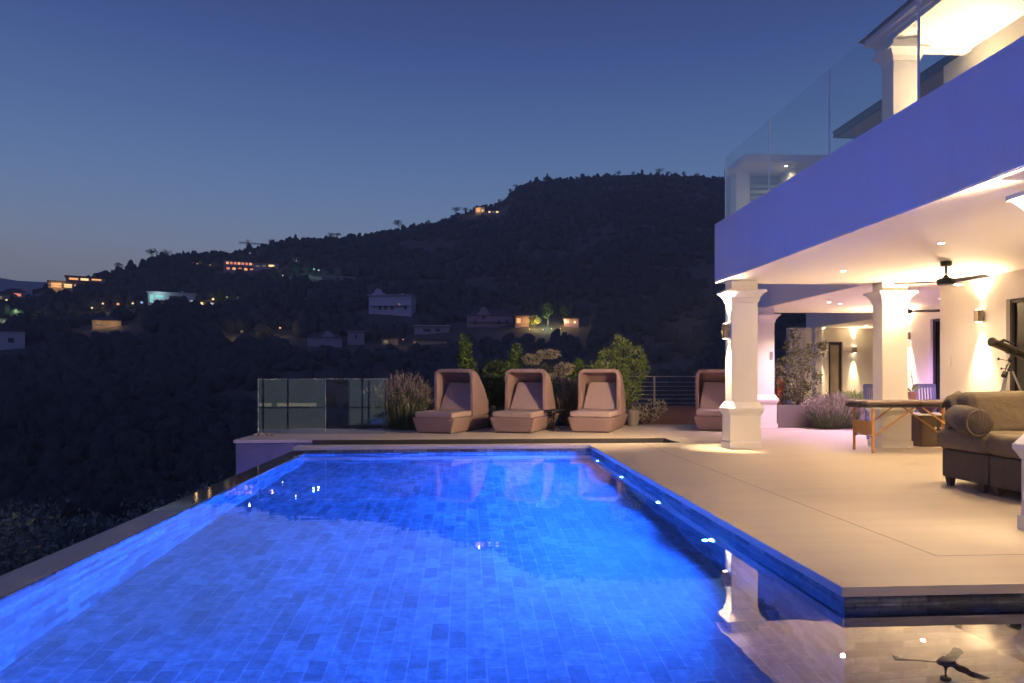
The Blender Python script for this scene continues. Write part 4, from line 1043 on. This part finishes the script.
tufts('lavender', 'tall lavender clump with faded flower spikes between glass and lounger', 'lavender', -1.52, 16.85, .0, .70, .5, 1.38, 3400, M['lavender_leaf'], M['lavender_flower'], 21)
tufts('reeds', 'clump of dry brown reeds beside the side table', 'reeds', 2.75, 17.55, .0, .45, .3, 1.2, 1500, M['reed_leaf'], M['reed_leaf'], 23, .15)
tufts('lavender', 'low rounded lavender clump between the first two loungers', 'lavender', .75, 17.3, -.02, .4, .3, .55, 700, M['lavender_leaf'], M['foliage_yellow'], 25)
# pot and low flowers to the side of the tree
t = thing('flower_pot', 'grey tapered pot standing at the edge of the mulch', 'flower pot', (4.22, 17.6, 0))
a = MB(); a.lathe([(.12, 0), (.13, .01), (.17, .38), (.18, .4), (.15, .4), (.14, .34), (.02, .33)], n=18); a.build('pot', surf('grey_pot', (.28, .23, .2), None, 8, .7), t)
shrub('low_flowers', 'low pale flowering plants in the mulch beside the grey pot', 'flowers', 4.75, 18.25, .0, [(-.25, 0, .28, .25, .2, .25), (.15, 0, .36, .25, .2, .28), (.4, .05, .45, .16, .16, .2)], M['flower_cream'], 420, .07, .05, 26)

# long planter under the violet soffit
t = thing('planter_box', 'long dark planter trough beside the violet-lit column', 'planter', (8.8, 17.2, 0))
a = MB(); a.box(7.62, 10.3, 16.75, 16.80, 0, .56); a.box(7.62, 10.3, 17.6, 17.65, 0, .56); a.box(7.62, 7.67, 16.80, 17.6, 0, .56); a.box(10.25, 10.3, 16.8, 17.6, 0, .56); a.build('trough', M['planter'], t, world=True, bevel=.006)
a = MB(); a.box(7.67, 10.25, 16.80, 17.6, .05, .48); a.build('soil_fill', M['soil'], t, world=True)
shrub('bushy_tree', 'airy small tree with reddish tips growing in the planter trough', 'tree', 8.40, 17.2, .48,
      [(-.45, 0, .45, .3, .3, .3), (-.1, 0, .6, .32, .3, .34), (.25, 0, .75, .3, .3, .3), (-.35, 0, 1.0, .28, .28, .3), (.0, 0, 1.2, .28, .28, .3), (-.2, 0, 1.55, .2, .2, .28), (.42, 0, 1.45, .24, .2, .22), (-.55, 0, .8, .18, .18, .25), (.1, 0, .3, .4, .3, .25), (.62, 0, 1.55, .14, .12, .12), (-.12, 0, 1.85, .13, .13, .18)],
      M['foliage_olive'], 1700, .10, .05, 31, 'trunk', crown='crown')
tufts('lavender', 'broad rounded lavender bush in front of the planter trough', 'lavender', 8.82, 16.35, .0, .6, .36, .92, 2600, M['lavender_leaf'], M['lavender_flower'], 33, .55, .22)
shrub('red_plant', 'small red leaved plant at the column end of the planter trough', 'plant', 7.80, 17.15, .48, [(0, 0, .25, .13, .13, .28), (.05, 0, .5, .1, .1, .25)], M['red_leaf'], 240, .12, .03, 34, up=.8)
tufts('low_hedge', 'pale green low growth at the far end of the planter trough', 'plant', 9.75, 17.2, .48, .5, .3, .45, 900, M['lavender_leaf'], M['foliage_yellow'], 35, .4)

# ------------------------------------------------------------------ houses on the hillside
GW = {k: emit('window_' + k, c, s) for k, (c, s) in dict(warm=((1, .66, .3), 1.6), orange=((1, .46, .18), 1.2), red=((1, .30, .18), .9), cyan=((.35, .95, .85), .8), white=((.9, .92, 1), .7), blue=((.35, .55, 1), 1.0), dim=((1, .8, .5), .16), green=((.7, 1, .5), .3)).items()}
HW = {'pale': surf('pale_render', (.46, .46, .50), (.36, .36, .41), .4, .8), 'mid': surf('mid_render', (.30, .28, .30), (.24, .22, .25), .4, .8), 'mauve': surf('mauve_render', (.26, .2, .24), (.2, .15, .18), .4, .8), 'ochre': surf('ochre_render', (.42, .33, .22), (.33, .26, .18), .4, .8)}
ROOFM = surf('hill_roof', (.10, .08, .09), (.07, .055, .06), .6, .85)
def hill_house(label, x, y, w, d, h, wall='mid', roof='flat', wins=(), sink=1.5, lights=(), gable=0, rot=0, extra=0, name='hillside_house', roofmat=None):
    z = height(x, y); az = math.atan2(x, y)
    t = thing(name, label, 'house', (x, y, z), -az + R(rot))
    a = MB(); a.box(-w / 2, w / 2, 0, d, -sink - 2, h)
    if gable:       # arched front gable, set off the roof line
        gx, gw, gh = gable; pts = [(gx - gw / 2, h - .2), (gx - gw / 2, h + gh * .35)] + [(gx + gw * .32 * math.cos(math.pi - k * math.pi / 6), h + gh * .35 + gh * .65 * math.sin(k * math.pi / 6)) for k in range(7)] + [(gx + gw / 2, h + gh * .35), (gx + gw / 2, h - .2)]
        a.prism(pts, -.25, .3)
    a.build('wall', HW[wall], t)
    a = MB()
    if roof == 'flat': a.box(-w / 2 - .5, w / 2 + .5, -1.0, d + .3, h + .01, h + .35)
    else: a.add([(-w / 2 - .5, -.5, h + .01), (w / 2 + .5, -.5, h + .01), (w / 2 + .5, d + .5, h + .01), (-w / 2 - .5, d + .5, h + .01), (-w / 2 + d * .35, d / 2, h + d * .28), (w / 2 - d * .35, d / 2, h + d * .28)], [(3, 2, 1, 0), (0, 1, 5, 4), (2, 3, 4, 5), (1, 2, 5), (3, 0, 4)])
    a.build('roof', roofmat or ROOFM, t)
    for (cx, cz, ww, wh, k) in wins:
        q = MB(); q.box(cx - ww / 2, cx + ww / 2, -.06, -.01, cz - wh / 2, cz + wh / 2); q.build('window', GW[k] if k in GW else M['dark_frame'], t)
    if w > 12 and h > 3.9:
        q = MB(); q.box(-w / 2 + 1, w / 2 - 1, -1.5, -.07, h * .46, h * .46 + .18); q.build('balcony', HW[wall], t)
        q = MB(); q.box(w * .2, w * .2 + .9, d * .5, d * .5 + .9, h, h + 1.6); q.build('chimney', HW[wall], t)
    if extra:      # terrace wall in front
        q = MB(); q.box(-w / 2 - 1, w / 2 + 1, -extra - .4, -extra, -sink - 2, .9); q.build('terrace_wall', HW[wall], t)
    for (lx, ly, lz, pw, c) in lights: lamp('POINT', (0, 0, 0), pw, c, t, radius=.3).location = (lx, ly, lz)
    return t
WARMP = (1, .6, .25)
DK = 'dark'
hill_house('hilltop house with one bright orange window and lit gable on the ridge', 11.7, 632.4, 9, 8, 5, 'ochre', 'hip', [(-1.5, 2.6, 3.4, 3.6, 'orange'), (2.4, 2.2, 1.2, 1.4, 'warm')], lights=[(-1, -4, 3, 900, WARMP)])
hill_house('hilltop house with a row of small white lit windows on the ridge', 24, 626, 13, 8, 3.2, 'mid', 'flat', [(-4, 1.8, 1.8, 1.4, 'warm'), (-.5, 1.8, 2, 1.4, 'dim'), (3, 1.8, 2.2, 1.4, 'warm'), (5.4, 1.8, .8, 1.2, 'dim')])
hill_house('two-storey house with two rows of glowing red windows below the ridge', -132.2, 419.7, 19, 9, 6.6, 'mid', 'flat', [(-7.4 + 2.1 * k, 4.9, 1.4, 1.3, 'red' if k % 3 else 'orange') for k in range(8)] + [(-7 + 3.2 * k, 1.7, 1.7, 1.3, 'orange' if k % 2 else 'red') for k in range(5)])
hill_house('low house with a slanting strip of yellow terrace lights', -117.6, 418.8, 14, 7, 3.4, 'mid', 'flat', [(-4.6, 1.4, 2.2, .8, 'dim'), (-1, 1.7, 2, .8, 'dim'), (3, 2.0, 3, 1.1, 'warm')])
hill_house('long low house glowing orange with a blue lit pool terrace', -205.1, 374.5, 17, 8, 4.0, 'ochre', 'flat', [(-5, 2.1, 4.4, 2.2, 'orange'), (0, 2.1, 3.4, 1.7, 'warm'), (4.8, 2.1, 4, 1.6, 'orange'), (4.6, -.8, 5, .8, 'blue')], lights=[(-5, -3, 2, 500, WARMP)])
hill_house('long house with an orange lit roof edge on the valley shoulder', -200.7, 383.1, 18, 8, 4.6, 'ochre', 'flat', [(-5.5, 3.4, 4, 1.0, 'orange'), (-.6, 3.4, 3.6, 1.1, 'warm'), (4.8, 3.6, 4.4, .8, 'orange')])
hill_house('small house with a dull red lit front on the valley shoulder', -227, 368, 8, 6, 3.6, 'mauve', 'hip', [(-.5, 1.8, 5.5, 1.4, 'red')])
hill_house('small house with one warm lit porch below the red one', -223.5, 357.1, 6, 5, 3, 'ochre', 'flat', [(0, 1.6, 4.2, 1.3, 'warm')])
hill_house('house with yellow lit windows at the valley edge', -219, 346.6, 9, 6, 5, 'ochre', 'hip', [(-1.5, 3.4, 1.6, 1.4, 'dim'), (1.4, 2, 1.8, 1.4, 'warm')])
hill_house('pavilion among green lit bushes low on the valley side', -182.4, 291.1, 6, 5, 2.2, 'mid', 'flat', [(0, 1.2, 3.4, .9, 'green')], lights=[(-4, -4, 2, 300, (.8, 1, .5))])
hill_house('modern white house with a thin roof and bluish lights', -124.5, 304.6, 18, 8, 6.2, 'pale', 'flat', [(-7.6, 3.6, 1.4, 3.2, 'cyan'), (-4.8, 1.9, 3, 1.2, 'white'), (-4.8, 4.6, 3.2, 1.0, 'cyan'), (1.5, 3.4, 5.2, 3.4, DK), (5.4, 2.1, 1.7, 1.6, 'warm'), (7.6, 2.2, 1.2, 2.6, 'white')], lights=[(-5, -3, 5, 450, (.6, 1, .95))], roofmat=HW['pale'])
hill_house('low annexe with warm and blue lights below the modern white house', -115.5, 318.3, 8, 5, 2.6, 'ochre', 'flat', [(-2.4, 1.5, 2.6, 1, 'warm'), (2.2, 1.5, 2, .9, 'white')])
hill_house('low cottage with a softly lit ochre front and short chimney', -127.5, 257.1, 9, 6, 2.6, 'ochre', 'hip', [(-2.6, .9, 2.6, .7, 'dim')], lights=[(2, -3, 1.4, 260, WARMP), (-2.5, -2.5, 1.2, 160, WARMP)])
hill_house('big pale unlit house with a curved front gable', -34, 312.2, 19, 11, 8.5, 'pale', 'flat', [(4.2, 4.6, .9, 1.1, 'dim'), (-2, 3, 1.2, 1.6, DK), (-4.5, 3, 1.2, 1.6, DK), (1, 3, 1.2, 1.6, DK), (7, 3, 1.2, 1.6, DK)], gable=(-5.2, 6, 3.2), rot=-14, sink=6, roofmat=HW['pale'])
hill_house('wide flat-roofed pale house with a dim terrace under the ridge', -71, 397.7, 19, 8, 3.2, 'mid', 'flat', [(3, 1.4, 3, 1.6, DK), (-5, 1.4, 4, 1.2, DK)], roofmat=HW['pale'])
hill_house('gabled cottage above a strip of pale green lit wall', -50.8, 254.5, 12, 7, 3.4, 'mid', 'hip', [(1.6, -.6, 7, .9, 'dim'), (-4, -.8, 4, .7, 'dim')], gable=(1, 4.6, 2.4), sink=4)
hill_house('narrow pale tower house beside the gabled cottage', -40.8, 260.8, 6, 6, 4.8, 'mid', 'flat', [(0, 3, 1, 1.2, DK)], sink=4, roofmat=HW['mid'])
hill_house('low white house with a long flat roof above the pointed shrub', -14, 281.2, 14, 7, 3.0, 'mid', 'flat', [(-2, 1.4, 3, 1.2, DK), (2.4, 1.4, 2, 1.2, DK)], roofmat=HW['pale'], sink=3)
hill_house('mauve house with an arched front gable and hipped roof', 9.4, 287.8, 19, 10, 5.0, 'mauve', 'hip', [(-6, 2.4, 1.2, 1.8, DK), (3.6, 2.4, 1.2, 1.8, DK), (7, 2.4, 1.2, 1.8, DK), (-2.6, 4.6, 1.6, 2.2, DK)], gable=(-2.6, 5.4, 3.6), sink=3)
hill_house('small annexe with orange lit walls beside the arched mauve house', 22.2, 281.5, 5.5, 5, 4.4, 'ochre', 'flat', [(-1.4, 2.6, 1.6, 2, 'orange')], lights=[(1.5, -2.5, 2.4, 420, (1, .5, .2)), (6, -3, 1.5, 420, (1, .55, .2))])
hill_house('low garden house with two bright warm lamps at the end of its garden', 42.4, 283, 6, 4, 3.2, 'mauve', 'flat', [(-1.5, 2.0, 1.0, 1.0, 'warm'), (1.4, 1.9, .9, .9, 'warm')], lights=[(-1.5, -1.5, 2, 200, (1, .5, .2)), (1.4, -1.5, 2, 200, (1, .5, .2))])
hill_house('pale blue-grey house low at the valley edge', -141.2, 223, 11, 7, 6, 'pale', 'flat', [(2, 3, 1.5, 1.5, DK)], sink=4)
hill_house('low garden wall house with faint yellowish front under the arched house', -14, 266.1, 13, 3, 1.8, 'ochre', 'flat', [(-5.5, .8, 1, .8, 'dim')])
hill_house('garden shed with a faint yellow front near the valley lamps', -28.7, 263.4, 6, 3, 2.4, 'ochre', 'flat', [(-1.5, 1.2, 1.6, 1.2, 'dim')])

# street and garden lamps of the valley
def valley_lamp(x, y, h, k, label, s=.45):
    pw = s * 420; s = min(s, .9) * .55
    t = thing('garden_lamp', label, 'lamp', (x, y, height(x, y)))
    a = MB(); a.tube([(0, 0, -1), (0, 0, h)], .09, 6); a.build('pole', M['black_metal'], t)
    lamp('POINT', (0, 0, 0), pw, {'cyan': (.4, 1, .9), 'white': (.9, .95, 1), 'blue': (.5, .65, 1), 'green': (.7, 1, .5)}.get(k, (1, .62, .25)), t, radius=.4).location = (0, -1.2, h + 1.2)
    a = MB(); a.lathe([(.05, h), (s, h + s * .6), (s, h + s * 1.3), (.05, h + s * 1.9)], n=10); a.build('globe', GW[k], t)
for x, y, h, k, lab, s in [(-157.5, 305.3, 3, 'warm', 'yellow globe lamp at the start of the row on the valley road', .7), (-153.7, 306.6, 4, 'warm', 'yellow globe lamp, second of the row on the valley road', .7), (-143.3, 297.8, 4, 'orange', 'orange globe lamp in the middle of the valley road row', .9), (-137.5, 298, 3.4, 'warm', 'yellow globe lamp beside the bluish one on the valley road', .7), (-131, 291.5, 3.6, 'blue', 'bluish globe lamp at the end of the valley road row', .9),
                          (-87.3, 406.7, 4, 'cyan', 'cyan globe lamp beside the wide flat-roofed house', 1.5), (-84.5, 406, 4, 'white', 'white globe lamp beside the cyan one', .9), (-99.7, 387.4, 3, 'white', 'single pale globe lamp on the dark slope under the red-windowed house', .8), (-110.6, 407.8, 3, 'warm', 'small pale lamp right below the yellow terrace lights', .6), (-69.2, 264.6, 3, 'orange', 'orange globe lamp low in the valley beside the dark trees', .7), (-80.7, 257.1, 2.5, 'dim', 'faint yellow globe lamp in the dark trees', 1.4), (-23.6, 260.9, 2.6, 'orange', 'small orange lamp above the glass balustrade', .35), (-139.4, 460.4, 4, 'white', 'tiny white lamp high on the slope under the crane', .6), (-112.2, 317.8, 3, 'warm', 'warm globe lamp just beside the modern white house', .9), (-158.0, 421.5, 3.5, 'orange', 'dull orange globe lamp on the slope left of the red-windowed house', .5), (-151.0, 423.0, 3.5, 'warm', 'faint warm globe lamp between the orange lamp and the red-windowed house', .35), (-101.8, 425.5, 3.5, 'white', 'pale globe lamp high on the slope above the cyan lamp', .5), (-184.0, 300.0, 3, 'green', 'greenish globe lamp above the pavilion on the valley side', .9), (-120.5, 283.6, 3, 'warm', 'warm globe lamp under the modern white house', .35), (-108.4, 324.4, 3, 'green', 'greenish yellow globe lamp further up from the white house', 1.5)]:
    valley_lamp(x, y, h, k, lab, s)
for k, (x, y) in enumerate([(24.8, 277), (30.2, 277.5), (33.8, 279), (37.5, 280)]):
    valley_lamp(x, y, .6, 'warm', ['low path lamp nearest the orange-lit annexe', 'second low path lamp under the lit garden trees', 'third low path lamp under the lit garden trees', 'low path lamp under the orange-lit garden tree'][k], .4)

def hill_tree(x, y, h, lobes, mat, label, seed, light=None, group=None, n=420):
    z = height(x, y); t = thing('tree', label, 'tree', (x, y, z), 0, group); rs = np.random.RandomState(seed)
    p, d = cloud_points(rs, lobes, n); quads('crown', mat, p, d + rs.normal(0, .6, (n, 3)), rs.uniform(.6, 1.2, n) * h / 9, rs.uniform(.3, .6, n) * h / 9, t, seed)
    a = MB(); a.tube([(0, 0, -1), (.1 * h / 9, 0, h * .35), (0, 0, h * .75)], [.035 * h, .028 * h, .01 * h], 7)
    for l in lobes[:4]: a.tube([(.05, 0, h * .4), (l[0], l[1], l[2])], [.016 * h, .005 * h], 5)
    a.build('trunk', M['bark'], t)
    if light: lamp('POINT', (0, 0, 0), light[1], light[0], t, radius=.3).location = (0, -h * .3, h * .2)
hill_tree(27, 280, 6, [(0, 0, 4, 2.2, 2, 1.6), (1.2, 0, 3, 1.6, 1.5, 1.2), (-1.2, 0, 2.6, 1.5, 1.4, 1.2)], M['foliage_yellow'], 'broad garden tree lit yellow beside the arched house', 41, ((1, .75, .35), 420))
hill_tree(32.6, 282, 10, [(0, 0, 8.5, 1.8, 1.8, 1.5), (.6, 0, 6.5, 1.4, 1.4, 1.4), (-.6, 0, 5, 1.2, 1.2, 1.2)], M['foliage_shrub'], 'tall slim garden tree lit pale green beside the arched house', 42, ((.7, 1, .75), 900))
hill_tree(39.6, 285, 8, [(0, 0, 6.2, 1.6, 1.5, 1.7), (.3, 0, 4, 1.3, 1.2, 1.2)], M['foliage_olive'], 'garden tree lit dull orange near the two bright lamps', 43, ((1, .55, .2), 500))

def on_ridge(u, f=.985):
    a = math.atan((u - 512) / 700) + YAW; r = lerp(RID, u) * f; return r * math.sin(a), r * math.cos(a)
RT = [(118, 7, 0), (152, 8, 1), (166, 7, 0), (214, 5, 0), (272, 6, 0), (331, 7, 0), (337, 6, 1), (399, 9, 1), (403, 6, 0), (428, 6, 0), (456, 9, 1), (466, 7, 0), (500, 6, 0), (511, 7, 0), (516, 6, 1), (618, 7, 0), (633, 6, 0), (660, 8, 1), (668, 7, 0), (684, 7, 0), (697, 6, 0)]
SP = ['rounded', 'umbrella-topped']
PLACE = ['on the low shoulder above the yellow lit house', 'largest on the low shoulder', 'right after the largest one on the shoulder', 'alone on the long shoulder', 'beside the crane', 'first of two on the middle ridge', 'second of two on the middle ridge', 'widest on the rising ridge', 'just after the widest on the rising ridge', 'halfway up the rising ridge', 'below the hilltop house', 'closest to the orange hilltop window', 'above the white hilltop windows', 'on the step of the mountain edge', 'at the corner of the mountain plateau', 'on the plateau above the bushy tree', 'next to a gap on the plateau', 'tallest on the plateau', 'beside the tallest on the plateau', 'on the plateau toward the balcony', 'last on the plateau before the balcony']
for i, (u, h, k) in enumerate(RT):
    x, y = on_ridge(u); r = random.Random(i); w = h * (.55 if k else .38)
    lob = [(r.uniform(-w, w) * .6, r.uniform(-w, w) * .6, h * (.78 if k else .6) + r.uniform(-.1, .1) * h, w * .55, w * .55, h * (.13 if k else .24)) for _ in range(7)]
    hill_tree(x, y, h, lob, M['foliage_dark'], SP[k] + ' skyline tree ' + PLACE[i], 60 + i, n=260)

# tower crane behind the shoulder
x, y = -150.5, 492.0
t = thing('tower_crane', 'thin tower crane with a long level jib behind the hill shoulder', 'crane', (x, y, height(x, y)))
H_ = 93.0 - height(x, y)
def truss(p, q, s, n, name):
    a = MB(); p, q = Vector(p), Vector(q); d = (q - p).normalized(); u = d.orthogonal().normalized(); w = d.cross(u)
    for k in (u * s + w * s, u * s - w * s, -u * s + w * s, -u * s - w * s): a.bar(p + k, q + k, .16, .16)
    for i in range(n):
        a.bar(p + (q - p) * (i / n) + u * s, p + (q - p) * ((i + 1) / n) - u * s, .09, .09); a.bar(p + (q - p) * (i / n) + w * s, p + (q - p) * ((i + 1) / n) - w * s, .09, .09)
    a.build(name, M['black_metal'], t)
truss((0, 0, -2), (0, 0, H_ + 2), .8, 14, 'mast'); truss((-6, 0, H_), (27, 4, H_ - 1.4), .42, 18, 'jib')

# ------------------------------------------------------------------ sky
w = bpy.data.worlds.new('World'); S.world = w; w.use_nodes = True; nt = w.node_tree; nt.nodes.clear()
out = nt.nodes.new('ShaderNodeOutputWorld'); bg = N(nt, 'ShaderNodeBackground'); nt.links.new(bg.outputs[0], out.inputs[0])
tc = N(nt, 'ShaderNodeTexCoord'); sp = N(nt, 'ShaderNodeSeparateXYZ'); nt.links.new(tc.outputs['Generated'], sp.inputs[0])
cr = nt.nodes.new('ShaderNodeValToRGB'); nt.links.new(sp.outputs[2], cr.inputs[0]); el = cr.color_ramp.elements
def lin(c): return tuple((q / 255 / 12.92) if q < 10 else ((q / 255 + .055) / 1.055) ** 2.4 for q in c)
stops = [(0, (146, 146, 150)), (.13, (142, 146, 158)), (.17, (132, 145, 170)), (.21, (116, 140, 177)), (.26, (100, 129, 175)), (.33, (83, 111, 164)), (.41, (65, 90, 150)), (.5, (54, 70, 124)), (.65, (42, 56, 104)), (1, (26, 36, 76))]
el[0].position = 0; el[0].color = (*lin(stops[0][1]), 1); el[1].position = 1; el[1].color = (*lin(stops[-1][1]), 1)
for p, c in stops[1:-1]:
    e = el.new(p); e.color = (*lin(c), 1)
# dusk glow: brighter over the valley, darker over the mountain
dt = N(nt, 'ShaderNodeVectorMath', operation='DOT_PRODUCT'); nt.links.new(tc.outputs['Generated'], dt.inputs[0]); dt.inputs[1].default_value = (-.72, .69, 0)
mr = N(nt, 'ShaderNodeMapRange'); mr.inputs[1].default_value = .2; mr.inputs[2].default_value = 1; mr.inputs[3].default_value = .96; mr.inputs[4].default_value = 1.02; nt.links.new(dt.outputs['Value'], mr.inputs[0])
vm = N(nt, 'ShaderNodeVectorMath', operation='SCALE'); nt.links.new(cr.outputs[0], vm.inputs[0]); nt.links.new(mr.outputs[0], vm.inputs['Scale'])
sk = nt.nodes.new('ShaderNodeTexSky'); sk.sky_type = 'NISHITA'; sk.sun_disc = False; sk.sun_elevation = R(-2.5); sk.sun_rotation = R(-55); sk.altitude = 200
add = N(nt, 'ShaderNodeVectorMath', operation='MULTIPLY_ADD'); nt.links.new(sk.outputs[0], add.inputs[0]); add.inputs[1].default_value = (.03, .03, .03); nt.links.new(vm.outputs[0], add.inputs[2])
# violet glow added to the sky behind the camera to light hillside and balcony
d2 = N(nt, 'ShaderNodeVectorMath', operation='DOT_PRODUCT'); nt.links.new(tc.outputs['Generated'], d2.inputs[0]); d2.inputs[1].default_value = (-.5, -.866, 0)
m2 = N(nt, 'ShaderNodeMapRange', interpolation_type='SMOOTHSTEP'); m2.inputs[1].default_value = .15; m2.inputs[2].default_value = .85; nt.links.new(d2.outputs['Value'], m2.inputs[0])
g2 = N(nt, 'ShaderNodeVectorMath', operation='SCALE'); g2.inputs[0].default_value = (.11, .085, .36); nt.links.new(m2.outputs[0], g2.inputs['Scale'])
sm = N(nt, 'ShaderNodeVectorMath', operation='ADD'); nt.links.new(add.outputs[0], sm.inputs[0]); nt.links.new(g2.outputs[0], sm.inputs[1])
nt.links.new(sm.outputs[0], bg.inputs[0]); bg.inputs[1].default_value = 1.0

# ------------------------------------------------------------------ evening haze over the valley
HAZE = .00038
if HAZE:
    mb = MB(); mb.box(-2500, 2500, -2500, 2500, -60, 260)
    hm = bpy.data.materials.new('evening_haze'); hm.use_nodes = True; hn = hm.node_tree; hn.nodes.clear()
    ho = hn.nodes.new('ShaderNodeOutputMaterial'); pv = N(hn, 'ShaderNodeVolumePrincipled', Density=HAZE); pv.inputs['Color'].default_value = (.88, .93, 1, 1); pv.inputs['Anisotropy'].default_value = 0
    hn.links.new(pv.outputs[0], ho.inputs['Volume'])
    o = mb.build('haze', hm, kind='stuff'); tag(o, 'thin blue evening haze hanging over the whole valley', 'haze')

# ------------------------------------------------------------------ camera and render settings
cd = bpy.data.cameras.new('camera'); cam = bpy.data.objects.new('camera', cd); COL.objects.link(cam)
cam.location = (0, 0, 1.27); cam.rotation_euler = (R(90), 0, -YAW); cd.sensor_width = 36; cd.lens = 36 * 700 / 1024
cd.shift_y = 34.5 / 1024; cd.clip_start = .05; cd.clip_end = 20000
S.camera = cam
S.view_settings.view_transform = 'Standard'; S.view_settings.look = 'None'; S.view_settings.exposure = 0; S.view_settings.gamma = 1; S.view_settings.use_curve_mapping = False
cy = S.cycles
cy.use_denoising = True
try: cy.denoiser = 'OPENIMAGEDENOISE'
except Exception: pass
cy.max_bounces = 10; cy.diffuse_bounces = 4; cy.glossy_bounces = 4; cy.transmission_bounces = 6; cy.transparent_max_bounces = 12
cy.sample_clamp_indirect = 40; cy.sample_clamp_direct = 0; cy.caustics_reflective = True; cy.caustics_refractive = True; cy.blur_glossy = .2
